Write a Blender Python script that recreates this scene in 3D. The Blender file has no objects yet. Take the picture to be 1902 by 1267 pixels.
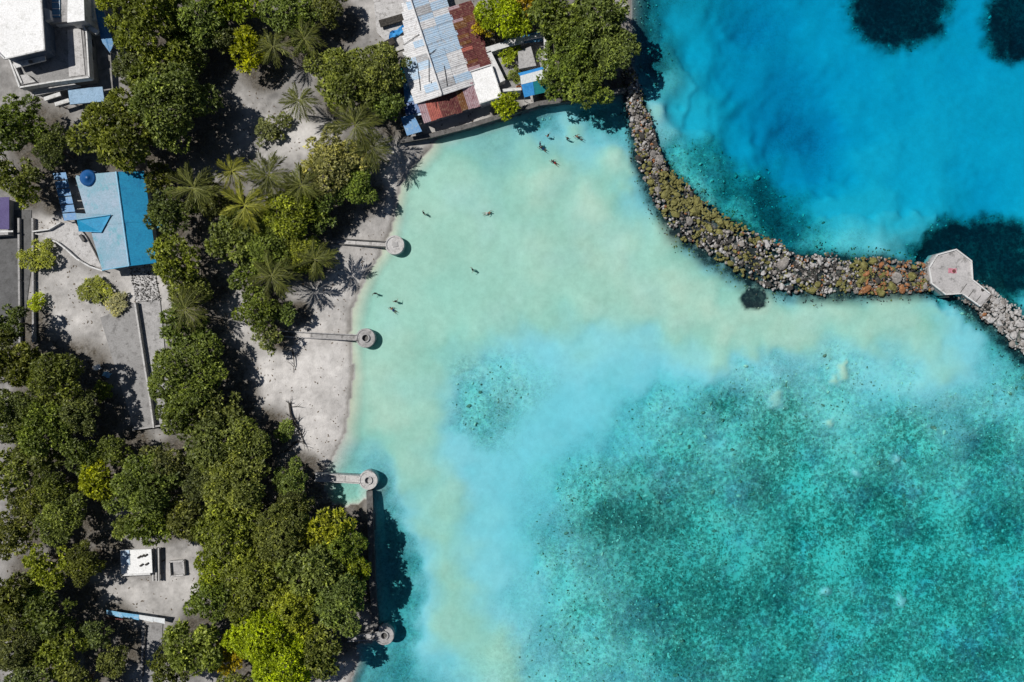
import bpy, bmesh, math, random
import numpy as np
from mathutils import Vector, Matrix, Quaternion, noise as mnoise

# ------------------------------------------------------------------ scene, camera, sky, sun
scene = bpy.context.scene
COL = scene.collection
H = 126.8                                   # camera height over the water (m); 1 px of the photo = 0.1 m at z = 0
cam_d = bpy.data.cameras.new('camera'); cam = bpy.data.objects.new('camera', cam_d); COL.objects.link(cam)
cam.location = (0, 0, H); cam.rotation_euler = (0, 0, 0)
cam_d.lens = 24; cam_d.sensor_width = 36; cam_d.sensor_fit = 'HORIZONTAL'
cam_d.clip_start = 1; cam_d.clip_end = 3000
scene.camera = cam

SUN_EL = math.radians(54)
SH = Vector((0.93, -0.37)).normalized()     # direction in which shadows fall (world x, y)
world = bpy.data.worlds.new('World'); scene.world = world; world.use_nodes = True
wn = world.node_tree.nodes; wl = world.node_tree.links
sky = wn.new('ShaderNodeTexSky'); sky.sky_type = 'NISHITA'; sky.sun_disc = False
sky.air_density = 0.7; sky.dust_density = 0.3; sky.sun_elevation = SUN_EL; sky.sun_rotation = math.atan2(-SH.x, -SH.y)
wl.new(sky.outputs[0], wn['Background'].inputs[0]); wn['Background'].inputs[1].default_value = 0.05
sun_d = bpy.data.lights.new('sun', 'SUN'); sun_d.energy = 5.0; sun_d.angle = math.radians(0.53); sun_d.color = (1.0, 0.965, 0.92)
sun = bpy.data.objects.new('sun', sun_d); COL.objects.link(sun)
to_sun = Vector((-SH.x * math.cos(SUN_EL), -SH.y * math.cos(SUN_EL), math.sin(SUN_EL)))
sun.rotation_euler = to_sun.to_track_quat('Z', 'Y').to_euler(); sun.location = (-60, 40, 80)
vs = scene.view_settings
vs.view_transform = 'Standard'; vs.look = 'None'; vs.exposure = -0.12; vs.gamma = 1.0; vs.use_curve_mapping = False
scene.cycles.transparent_max_bounces = 8; scene.cycles.use_adaptive_sampling = True; scene.cycles.adaptive_threshold = 0.02
scene.cycles.max_bounces = 4; scene.cycles.diffuse_bounces = 2; scene.cycles.glossy_bounces = 1; scene.cycles.transmission_bounces = 2

rng = np.random.default_rng(7); random.seed(7)

# ------------------------------------------------------------------ helpers
def W(px, py, z=0.0):
    """photo pixel -> world point at height z"""
    k = (H - z) / H
    return Vector(((px - 951) * 0.1 * k, (633.5 - py) * 0.1 * k, z))

def link(name, me, mat=None, parent=None):
    o = bpy.data.objects.new(name, me); COL.objects.link(o)
    if mat is not None and me is not None and len(me.materials) == 0: me.materials.append(mat)
    if parent is not None: o.parent = parent
    return o

def thing(name, label, cat, loc=(0, 0, 0), rz=0, group=None):
    o = bpy.data.objects.new(name, None); COL.objects.link(o); o.empty_display_size = 0.5
    o.location = loc; o.rotation_euler = (0, 0, rz)
    return tag(o, label, cat, group)

def tag(o, label, cat, group=None):
    o['label'] = label; o['category'] = cat
    if group: o['group'] = group
    return o

def pydata(name, v, f, smooth=False):
    me = bpy.data.meshes.new(name); me.from_pydata([tuple(p) for p in v], [], f); me.update()
    if smooth: me.polygons.foreach_set('use_smooth', [True] * len(me.polygons))
    return me

class MB:
    def __init__(s): s.v = []; s.f = []
    def box(s, c, size, rz=0, tilt=None):
        m = Matrix.Translation(c) @ Matrix.Rotation(rz, 4, 'Z')
        if tilt: m = m @ tilt
        n = len(s.v); hx, hy, hz = [q / 2 for q in size]
        for x, y, z in ((-1,-1,-1),(1,-1,-1),(1,1,-1),(-1,1,-1),(-1,-1,1),(1,-1,1),(1,1,1),(-1,1,1)):
            s.v.append(m @ Vector((x*hx, y*hy, z*hz)))
        for q in ((3,2,1,0),(4,5,6,7),(0,1,5,4),(1,2,6,5),(2,3,7,6),(3,0,4,7)): s.f.append([n+i for i in q])
        return s
    def prism(s, poly, z0, z1):
        """poly: world xy points, any winding"""
        a = sum(poly[i][0]*poly[(i+1)%len(poly)][1]-poly[(i+1)%len(poly)][0]*poly[i][1] for i in range(len(poly)))
        if a < 0: poly = poly[::-1]
        n = len(s.v); k = len(poly)
        for p in poly: s.v.append(Vector((p[0], p[1], z0)))
        for p in poly: s.v.append(Vector((p[0], p[1], z1)))
        s.f.append([n+i for i in range(k)][::-1]); s.f.append([n+k+i for i in range(k)])
        for i in range(k):
            j = (i+1) % k; s.f.append([n+i, n+j, n+k+j, n+k+i])
        return s
    def pp(s, polypx, z0, z1):
        return s.prism([W(x, y, z1)[:2] for x, y in polypx], z0, z1)
    def wallpx(s, a, b, t, z0, z1):
        """upright wall between two photo points given at its top"""
        A = W(a[0], a[1], z1); B = W(b[0], b[1], z1); d = (B - A); d.z = 0; L = d.length
        s.box(((A.x+B.x)/2, (A.y+B.y)/2, (z0+z1)/2), (L, t, z1-z0), math.atan2(d.y, d.x)); return s
    def slab(s, pts, t):
        """pts: 4 (or n) world points of the top face, thickness t downwards"""
        n = len(s.v); k = len(pts)
        nn = (Vector(pts[1])-Vector(pts[0])).cross(Vector(pts[2])-Vector(pts[0]))
        if nn.z < 0: pts = pts[::-1]
        for p in pts: s.v.append(Vector(p) - Vector((0,0,t)))
        for p in pts: s.v.append(Vector(p))
        s.f.append([n+i for i in range(k)][::-1]); s.f.append([n+k+i for i in range(k)])
        for i in range(k):
            j = (i+1) % k; s.f.append([n+i, n+j, n+k+j, n+k+i])
        return s
    def tube(s, pts, radii, sides=7, cap=True):
        n0 = len(s.v); prev = None
        for i, p in enumerate(pts):
            p = Vector(p)
            d = (Vector(pts[min(i+1, len(pts)-1)]) - Vector(pts[max(i-1, 0)])).normalized()
            u = d.cross(Vector((0.31, 0.9, 0.21))).normalized(); w = d.cross(u)
            for k in range(sides):
                a = 2*math.pi*k/sides
                s.v.append(p + (u*math.cos(a) + w*math.sin(a)) * radii[i])
        for i in range(len(pts)-1):
            for k in range(sides):
                a = n0+i*sides+k; b = n0+i*sides+(k+1) % sides
                s.f.append([a, b, b+sides, a+sides])
        if cap:
            s.f.append([n0+k for k in range(sides)][::-1]); e = n0+(len(pts)-1)*sides; s.f.append([e+k for k in range(sides)])
        return s
    def lathe(s, c, prof, sides=36):
        """prof: (r, z) list from outside bottom to the centre top; closed with the first ring's fan"""
        n0 = len(s.v)
        for r, z in prof:
            for k in range(sides):
                a = 2*math.pi*k/sides; s.v.append(Vector((c[0]+r*math.cos(a), c[1]+r*math.sin(a), c[2]+z)))
        for i in range(len(prof)-1):
            for k in range(sides):
                a = n0+i*sides+k; b = n0+i*sides+(k+1) % sides
                s.f.append([a, b, b+sides, a+sides])
        e = n0+(len(prof)-1)*sides; s.f.append([e+k for k in range(sides)])
        return s
    def build(s, name, mat=None, parent=None, smooth=False):
        return link(name, pydata(name, s.v, s.f, smooth), mat, parent)

# ---- value noise on arrays
_NT = {}
def vnoise(x, y, seed):
    if seed not in _NT:
        r = np.random.default_rng(seed).random((257, 257)); r[256] = r[0]; r[:, 256] = r[:, 0]; _NT[seed] = r
    r = _NT[seed]
    xi = np.floor(x).astype(int); yi = np.floor(y).astype(int); fx = x-xi; fy = y-yi
    fx = fx*fx*(3-2*fx); fy = fy*fy*(3-2*fy); xi %= 256; yi %= 256
    return (r[xi, yi]*(1-fx)+r[xi+1, yi]*fx)*(1-fy) + (r[xi, yi+1]*(1-fx)+r[xi+1, yi+1]*fx)*fy
def fbm(x, y, seed, oct=4):
    t = 0; a = 0.5; n = 0
    for i in range(oct):
        t = t + a*vnoise(x*2**i, y*2**i, seed+i); n += a; a *= 0.5
    return t/n
def sstep(a, b, x):
    t = np.clip((x-a)/(b-a), 0, 1); return t*t*(3-2*t)

# ------------------------------------------------------------------ materials
def new_mat(name):
    m = bpy.data.materials.new(name); m.use_nodes = True
    nt = m.node_tree; b = nt.nodes['Principled BSDF']
    return m, nt, b
def N(nt, t, **kw):
    n = nt.nodes.new(t)
    for k, v in kw.items(): setattr(n, k, v)
    return n
def noise_node(nt, scale, detail=4, rough=0.6, coord=None, obj=False):
    tc = N(nt, 'ShaderNodeNewGeometry') if not obj else N(nt, 'ShaderNodeTexCoord')
    n = N(nt, 'ShaderNodeTexNoise'); n.inputs['Scale'].default_value = scale; n.inputs['Detail'].default_value = detail; n.inputs['Roughness'].default_value = rough
    nt.links.new(tc.outputs['Object' if obj else 'Position'], n.inputs['Vector']); return n
def ramp(nt, fac, stops):
    r = N(nt, 'ShaderNodeValToRGB'); e = r.color_ramp.elements
    while len(e) < len(stops): e.new(0.5)
    for i, (p, c) in enumerate(stops):
        e[i].position = p; e[i].color = (*c, 1) if len(c) == 3 else c
    nt.links.new(fac, r.inputs[0]); return r
def mixc(nt, fac, a, b, mode='MIX'):
    m = N(nt, 'ShaderNodeMix', data_type='RGBA', blend_type=mode)
    for sock, val in ((m.inputs['Factor'], fac), (m.inputs['A'], a), (m.inputs['B'], b)):
        if isinstance(val, (int, float)): sock.default_value = val
        elif isinstance(val, tuple): sock.default_value = (*val, 1)
        else: nt.links.new(val, sock)
    return m.outputs['Result']
def mth(nt, op, a, b=None, clamp=False):
    m = N(nt, 'ShaderNodeMath', operation=op); m.use_clamp = clamp
    for i, val in enumerate((a, b)):
        if val is None: continue
        if isinstance(val, (int, float)): m.inputs[i].default_value = val
        else: nt.links.new(val, m.inputs[i])
    return m.outputs[0]
def bump(nt, bsdf, h, strength=0.4, dist=0.05):
    b = N(nt, 'ShaderNodeBump'); b.inputs['Strength'].default_value = strength; b.inputs['Distance'].default_value = dist
    nt.links.new(h, b.inputs['Height']); nt.links.new(b.outputs[0], bsdf.inputs['Normal'])
def weathered(name, a, b, c=None, scale=0.6, rough=0.85, spec=0.2, fine=4.0, bstr=0.3, metal=0.0, lo=0.35, hi=0.65):
    """two-tone patchy surface: a and b in large patches, stains of c, fine grain"""
    m, nt, bs = new_mat(name)
    n1 = noise_node(nt, scale, 4, 0.65); n2 = noise_node(nt, fine, 2, 0.7)
    r1 = ramp(nt, n1.outputs[0], [(lo, a), (hi, b)])
    col = r1.outputs[0]
    if c is not None:
        n3 = noise_node(nt, scale*2.3, 4, 0.75)
        r3 = ramp(nt, n3.outputs[0], [(0.52, (0,0,0)), (0.66, (1,1,1))])
        col = mixc(nt, r3.outputs[0], col, c)
    g = ramp(nt, n2.outputs[0], [(0.25, (0.72,0.72,0.72)), (0.75, (1.2,1.2,1.2))])
    col = mixc(nt, 0.8, col, g.outputs[0], 'MULTIPLY')
    nt.links.new(col, bs.inputs['Base Color'])
    bs.inputs['Roughness'].default_value = rough; bs.inputs['Specular IOR Level'].default_value = spec; bs.inputs['Metallic'].default_value = metal
    bump(nt, bs, n2.outputs[0], bstr, 0.05)
    return m

M = {}
M['white_roof'] = weathered('white_roof', (0.80,0.80,0.79), (0.74,0.74,0.73), (0.62,0.62,0.60), 0.3, 0.7, 0.3)
M['white_wall'] = weathered('white_wall', (0.66,0.66,0.65), (0.56,0.56,0.55), (0.38,0.37,0.35), 0.5)
M['concrete'] = weathered('concrete', (0.40,0.39,0.385), (0.30,0.295,0.29), (0.19,0.185,0.18), 0.45)
M['concrete_pale'] = weathered('concrete_pale', (0.52,0.51,0.50), (0.42,0.41,0.40), (0.27,0.26,0.25), 0.7)
M['deck'] = weathered('deck', (0.47,0.455,0.45), (0.37,0.36,0.355), (0.20,0.195,0.19), 0.28)
M['wall_shaded'] = weathered('wall_shaded', (0.10,0.135,0.19), (0.08,0.11,0.16), (0.16,0.18,0.21), 0.5)  # dark blue-grey: the wall's shade is put into its colour
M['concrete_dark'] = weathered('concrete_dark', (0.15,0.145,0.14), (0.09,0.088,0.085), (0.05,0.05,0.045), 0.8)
M['paving'] = weathered('paving', (0.30,0.295,0.29), (0.24,0.235,0.23), (0.17,0.165,0.16), 0.35)
M['asphalt'] = weathered('asphalt', (0.13,0.13,0.13), (0.10,0.10,0.10), (0.08,0.08,0.078), 0.4)
M['dark_timber'] = weathered('dark_timber', (0.05,0.045,0.04), (0.03,0.028,0.025), (0.09,0.08,0.07), 1.5)
M['glass_blue'] = weathered('glass_blue', (0.05,0.17,0.30), (0.08,0.22,0.36), None, 0.6, 0.25, 0.5)
M['dark_glass'] = weathered('dark_glass', (0.02,0.022,0.025), (0.035,0.04,0.045), None, 0.8, 0.2, 0.5)
M['tile_blue'] = weathered('tile_blue', (0.25,0.38,0.52), (0.29,0.42,0.56), (0.20,0.30,0.40), 0.5)
M['roof_pale_blue'] = weathered('roof_pale_blue', (0.17,0.31,0.39), (0.27,0.35,0.44), (0.11,0.30,0.37), 0.22, 0.6, 0.35)
M['roof_blue'] = weathered('roof_blue', (0.010,0.25,0.46), (0.014,0.28,0.50), (0.008,0.20,0.40), 0.25, 0.55, 0.35)
M['ridge_blue'] = weathered('ridge_blue', (0.12,0.38,0.55), (0.2,0.42,0.6), None, 0.5, 0.5, 0.4)
M['tank_blue'] = weathered('tank_blue', (0.004,0.065,0.22), (0.006,0.08,0.25), None, 0.8, 0.45, 0.4)
M['sheet_white'] = weathered('sheet_white', (0.66,0.66,0.66), (0.56,0.56,0.565), (0.42,0.40,0.39), 0.8, 0.6, 0.3)
M['sheet_grey'] = weathered('sheet_grey', (0.42,0.43,0.44), (0.34,0.345,0.35), (0.25,0.22,0.21), 0.9, 0.6, 0.3)
M['sheet_pale_blue'] = weathered('sheet_pale_blue', (0.36,0.50,0.64), (0.42,0.53,0.64), (0.44,0.45,0.46), 0.7, 0.55, 0.35)
M['sheet_blue'] = weathered('sheet_blue', (0.03,0.17,0.40), (0.06,0.22,0.42), (0.18,0.28,0.36), 0.8, 0.5, 0.35)
M['sheet_rust'] = weathered('sheet_rust', (0.10,0.030,0.032), (0.16,0.055,0.05), (0.24,0.14,0.10), 0.9, 0.85, 0.15)
M['sheet_brown'] = weathered('sheet_brown', (0.13,0.055,0.02), (0.19,0.085,0.035), (0.30,0.2,0.13), 0.9, 0.85, 0.15)
M['sheet_salmon'] = weathered('sheet_salmon', (0.42,0.14,0.10), (0.36,0.10,0.09), (0.2,0.06,0.05), 0.9, 0.8, 0.2)
M['sheet_pink'] = weathered('sheet_pink', (0.36,0.23,0.25), (0.42,0.32,0.34), (0.22,0.10,0.11), 0.9, 0.8, 0.2)
M['lilac'] = weathered('lilac', (0.10,0.08,0.19), (0.12,0.10,0.22), None, 0.6)
M['cloth_white'] = weathered('cloth_white', (0.72,0.74,0.74), (0.66,0.7,0.72), None, 0.8)
M['cloth_blue'] = weathered('cloth_blue', (0.03,0.22,0.55), (0.05,0.28,0.6), None, 0.9)
M['cloth_teal'] = weathered('cloth_teal', (0.01,0.16,0.18), (0.015,0.2,0.22), None, 0.9)
M['awning_blue'] = weathered('awning_blue', (0.16,0.42,0.66), (0.24,0.5,0.7), (0.45,0.55,0.65), 0.6)
M['orange'] = weathered('orange', (0.5,0.17,0.06), (0.55,0.22,0.09), None, 1.0)
M['pink'] = weathered('pink', (0.50,0.22,0.27), (0.42,0.16,0.2), None, 1.4)
M['bark'] = weathered('bark', (0.13,0.105,0.08), (0.09,0.072,0.055), (0.18,0.16,0.13), 2.0, 0.95, 0.1, 9)
M['dead_wood'] = weathered('dead_wood', (0.07,0.062,0.055), (0.04,0.036,0.032), (0.13,0.12,0.11), 2.5, 0.95, 0.1, 9)
M['palm_bark'] = weathered('palm_bark', (0.22,0.195,0.16), (0.15,0.13,0.105), None, 3.0, 0.95, 0.1, 8)
M['skin'] = weathered('skin', (0.23,0.125,0.075), (0.19,0.10,0.06), None, 3, 0.5, 0.3)
M['swim_red'] = weathered('swim_red', (0.35,0.03,0.03), (0.28,0.025,0.025), None, 4)
M['swim_pale'] = weathered('swim_pale', (0.5,0.5,0.48), (0.45,0.45,0.43), None, 4)
M['hair'] = weathered('hair', (0.008,0.007,0.006), (0.014,0.012,0.01), None, 6, 0.5, 0.3)
M['swim_dark'] = weathered('swim_dark', (0.012,0.014,0.022), (0.02,0.022,0.032), None, 4)
M['swim_blue'] = weathered('swim_blue', (0.01,0.03,0.12), (0.015,0.04,0.16), None, 4)
M['rock_grey'] = weathered('rock_grey', (0.26,0.24,0.22), (0.15,0.14,0.13), (0.38,0.36,0.335), 0.9, 0.95, 0.1, 5, 0.6)
M['rock_pale'] = weathered('rock_pale', (0.46,0.45,0.44), (0.34,0.33,0.32), (0.2,0.19,0.18), 0.9, 0.95, 0.1, 5, 0.6)
M['rock_dark'] = weathered('rock_dark', (0.06,0.057,0.053), (0.035,0.034,0.032), (0.13,0.125,0.12), 0.9, 0.95, 0.1, 5, 0.6)
M['rock_olive'] = weathered('rock_olive', (0.19,0.18,0.06), (0.12,0.115,0.04), (0.27,0.26,0.13), 1.2, 0.95, 0.1, 5, 0.6)
M['rock_rust'] = weathered('rock_rust', (0.32,0.14,0.06), (0.2,0.09,0.045), (0.4,0.25,0.14), 1.2, 0.95, 0.1, 5, 0.6)

def leaf_mat(name, transl=0.25):
    """leaf colour = object colour, varied by the leaf's own tone attribute"""
    m, nt, bs = new_mat(name)
    oi = N(nt, 'ShaderNodeObjectInfo'); at = N(nt, 'ShaderNodeAttribute', attribute_name='tone')
    r = ramp(nt, at.outputs['Fac'], [(0.0, (0.38,0.40,0.34)), (0.5, (0.95,0.95,0.9)), (0.85, (1.65,1.55,1.0)), (1.0, (2.5,2.35,1.7))])
    col = mixc(nt, 1.0, oi.outputs['Color'], r.outputs[0], 'MULTIPLY')
    nt.links.new(col, bs.inputs['Base Color']); bs.inputs['Roughness'].default_value = 0.55; bs.inputs['Specular IOR Level'].default_value = 0.35
    tr = N(nt, 'ShaderNodeBsdfTranslucent'); nt.links.new(mixc(nt, 1.0, col, (1.0,1.1,0.45), 'MULTIPLY'), tr.inputs[0])
    mx = N(nt, 'ShaderNodeMixShader'); mx.inputs[0].default_value = transl
    nt.links.new(bs.outputs[0], mx.inputs[1]); nt.links.new(tr.outputs[0], mx.inputs[2]); nt.links.new(mx.outputs[0], nt.nodes['Material Output'].inputs[0])
    return m
M['leaf'] = leaf_mat('leaf')

def ground_mat():
    m, nt, bs = new_mat('sand_and_seabed')
    A = lambda n: N(nt, 'ShaderNodeAttribute', attribute_name=n).outputs['Fac']
    reef, dark, litter_shade, bright, wet = A('reef'), A('dark'), A('litter_shade'), A('bright'), A('wet')
    nb = noise_node(nt, 0.09, 3, 0.6); nm = noise_node(nt, 0.7, 4, 0.72); nf = noise_node(nt, 3.6, 3, 0.75); nq = noise_node(nt, 1.7, 2, 0.8)
    under = A('under')
    # dry and drowned sand
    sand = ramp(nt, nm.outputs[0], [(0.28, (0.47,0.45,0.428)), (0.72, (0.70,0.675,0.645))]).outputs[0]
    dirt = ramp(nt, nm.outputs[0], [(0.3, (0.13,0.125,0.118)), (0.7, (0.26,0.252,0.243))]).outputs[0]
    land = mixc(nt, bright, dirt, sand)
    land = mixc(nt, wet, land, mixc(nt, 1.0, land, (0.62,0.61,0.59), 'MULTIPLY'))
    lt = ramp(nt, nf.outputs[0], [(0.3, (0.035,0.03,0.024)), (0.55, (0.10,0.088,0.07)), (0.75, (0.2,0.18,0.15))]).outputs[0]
    lfac = mth(nt, 'ADD', litter_shade, mth(nt, 'MULTIPLY', mth(nt, 'SUBTRACT', nm.outputs[0], 0.5), 1.4), True)
    lfac = mth(nt, 'MULTIPLY', lfac, mth(nt, 'MULTIPLY', litter_shade, 3.0, True), True)
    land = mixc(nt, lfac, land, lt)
    nr = mth(nt, 'ADD', mth(nt, 'MULTIPLY', nm.outputs[0], 0.45), mth(nt, 'ADD', mth(nt, 'MULTIPLY', nb.outputs[0], 0.4), mth(nt, 'MULTIPLY', nf.outputs[0], 0.15)))
    drowned = mixc(nt, bright, ramp(nt, nr, [(0.36, (0.46,0.475,0.385)), (0.64, (0.60,0.605,0.50))]).outputs[0], ramp(nt, nr, [(0.36, (0.545,0.535,0.56)), (0.64, (0.68,0.66,0.69))]).outputs[0])
    land = mixc(nt, under, land, drowned)
    # coral rubble: dark heads, brown-green turf, pale sand pockets
    vo = N(nt, 'ShaderNodeTexVoronoi'); vo.inputs['Scale'].default_value = 1.5
    g = N(nt, 'ShaderNodeNewGeometry'); wv = N(nt, 'ShaderNodeVectorMath', operation='ADD')
    sc = N(nt, 'ShaderNodeVectorMath', operation='SCALE'); sc.inputs['Scale'].default_value = 1.6
    nt.links.new(nq.outputs['Color'], sc.inputs[0]); nt.links.new(g.outputs['Position'], wv.inputs[0]); nt.links.new(sc.outputs[0], wv.inputs[1]); nt.links.new(wv.outputs[0], vo.inputs['Vector'])
    sp = mth(nt, 'ADD', mth(nt, 'MULTIPLY', nf.outputs[0], 0.62), mth(nt, 'MULTIPLY', vo.outputs['Distance'], 0.45))
    sp = mth(nt, 'ADD', sp, mth(nt, 'MULTIPLY', mth(nt, 'SUBTRACT', nb.outputs[0], 0.5), 0.75))
    rc = ramp(nt, sp, [(0.30, (0.05,0.085,0.06)), (0.44, (0.13,0.185,0.135)), (0.57, (0.30,0.36,0.265)), (0.70, (0.62,0.68,0.54))]).outputs[0]
    ngp = noise_node(nt, 0.13, 3, 0.6)
    rc = mixc(nt, ramp(nt, ngp.outputs[0], [(0.52, (0,0,0)), (0.68, (0.75,0.75,0.75))]).outputs[0], rc, ramp(nt, sp, [(0.32, (0.10,0.09,0.095)), (0.6, (0.40,0.31,0.33)), (0.72, (0.75,0.62,0.62))]).outputs[0])
    rfac = mth(nt, 'ADD', mth(nt, 'MULTIPLY', mth(nt, 'SUBTRACT', reef, 0.14), 1.55), mth(nt, 'MULTIPLY', mth(nt, 'MULTIPLY', mth(nt, 'SUBTRACT', nf.outputs[0], 0.5), 2.6), mth(nt, 'MULTIPLY', reef, 2.2, True)), True)
    col = mixc(nt, rfac, land, rc)
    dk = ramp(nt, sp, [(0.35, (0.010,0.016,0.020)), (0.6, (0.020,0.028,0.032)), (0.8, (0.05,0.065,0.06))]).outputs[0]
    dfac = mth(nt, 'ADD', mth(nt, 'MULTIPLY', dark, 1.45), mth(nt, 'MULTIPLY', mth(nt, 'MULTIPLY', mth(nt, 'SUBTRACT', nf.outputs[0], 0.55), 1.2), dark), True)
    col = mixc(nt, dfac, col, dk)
    nt.links.new(col, bs.inputs['Base Color']); bs.inputs['Roughness'].default_value = 0.95; bs.inputs['Specular IOR Level'].default_value = 0.08
    bst = mth(nt, 'SUBTRACT', 0.5, mth(nt, 'MULTIPLY', under, 0.36))
    hh = mth(nt, 'ADD', nf.outputs[0], mth(nt, 'MULTIPLY', nm.outputs[0], 2.0))
    bump(nt, bs, hh, 0.5, 0.12); nt.links.new(bst, bs.inputs['Normal'].links[0].from_node.inputs['Strength'])
    return m
M['ground'] = ground_mat()
M['dry_leaf'] = weathered('dry_leaf', (0.14,0.10,0.065), (0.07,0.055,0.04), (0.25,0.2,0.14), 2.0)

def water_mat():
    m, nt, bs = new_mat('sea_water'); nt.nodes.remove(bs); out = nt.nodes['Material Output']
    tr = N(nt, 'ShaderNodeBsdfTransparent'); gl = N(nt, 'ShaderNodeBsdfGlossy'); gl.inputs['Roughness'].default_value = 0.08
    fr = N(nt, 'ShaderNodeFresnel'); fr.inputs['IOR'].default_value = 1.333
    mx = N(nt, 'ShaderNodeMixShader'); nt.links.new(fr.outputs[0], mx.inputs[0]); nt.links.new(tr.outputs[0], mx.inputs[1]); nt.links.new(gl.outputs[0], mx.inputs[2])
    nt.links.new(mx.outputs[0], out.inputs['Surface'])
    va = N(nt, 'ShaderNodeVolumeAbsorption'); va.inputs['Color'].default_value = (0.0, 0.868, 0.945, 1); va.inputs['Density'].default_value = 0.56
    nt.links.new(va.outputs[0], out.inputs['Volume'])
    return m
M['water'] = water_mat()

# ------------------------------------------------------------------ ground and seabed, one sheet
LAND = [(1172,-4200),(1172,-60),(1173,60),(1170,130),(1158,168),(1100,186),(1010,197),(935,224),(880,240),(815,256),(795,280),(765,310),(745,345),(735,385),(728,428),
        (706,475),(684,505),(667,540),(656,575),(652,610),(655,650),(658,700),(650,760),(640,810),(622,845),(606,868),(602,900),(612,930),(640,938),(668,936),(686,922),(696,950),
        (700,1175),(690,1192),(662,1194),(664,1230),(650,1267),(640,1400),(600,4200),(-4200,4200),(-4200,-4200)]
BW = [(1166,130,20),(1180,190,27),(1195,250,32),(1208,300,39),(1238,352,51),(1280,402,63),(1335,443,71),(1400,480,71),(1480,506,65),(1560,512,59),(1640,514,54),(1715,517,48),(1760,515,46),(1810,545,39),(1850,578,43),(1902,622,55),(1990,690,59),(2100,770,62)]

def axis(lim, step, far):
    a = np.arange(-lim, lim + 1e-6, step)
    o = np.array([1.03, 1.08, 1.18, 1.4, 1.8, 2.4]) * lim; o = np.append(o[o < far], far)
    return np.concatenate([-o[::-1], a, o])
GX = axis(118, 0.5, 420); GY = axis(86, 0.5, 420)
xx, yy = np.meshgrid(GX, GY, indexing='xy'); PX = xx.ravel()*10+951; PY = 633.5-yy.ravel()*10

def seg_dist(px, py, pts):
    d = np.full(px.shape, 1e9); w = np.zeros(px.shape)
    for a, b in zip(pts[:-1], pts[1:]):
        ax, ay = a[:2]; bx, by = b[:2]; L = (bx-ax)**2+(by-ay)**2+1e-9
        t = np.clip(((px-ax)*(bx-ax)+(py-ay)*(by-ay))/L, 0, 1)
        q = np.hypot(px-(ax+t*(bx-ax)), py-(ay+t*(by-ay)))
        nw = q < d; d = np.where(nw, q, d)
        if len(a) > 2: w = np.where(nw, a[2]*(1-t)+b[2]*t, w)
    return d, w
def inside(px, py, poly):
    c = np.zeros(px.shape, bool)
    for i in range(len(poly)):
        x1, y1 = poly[i]; x2, y2 = poly[(i+1) % len(poly)]
        if y1 == y2: continue
        c ^= ((y1 > py) != (y2 > py)) & (px < (x2-x1)*(py-y1)/(y2-y1)+x1)
    return c

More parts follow.
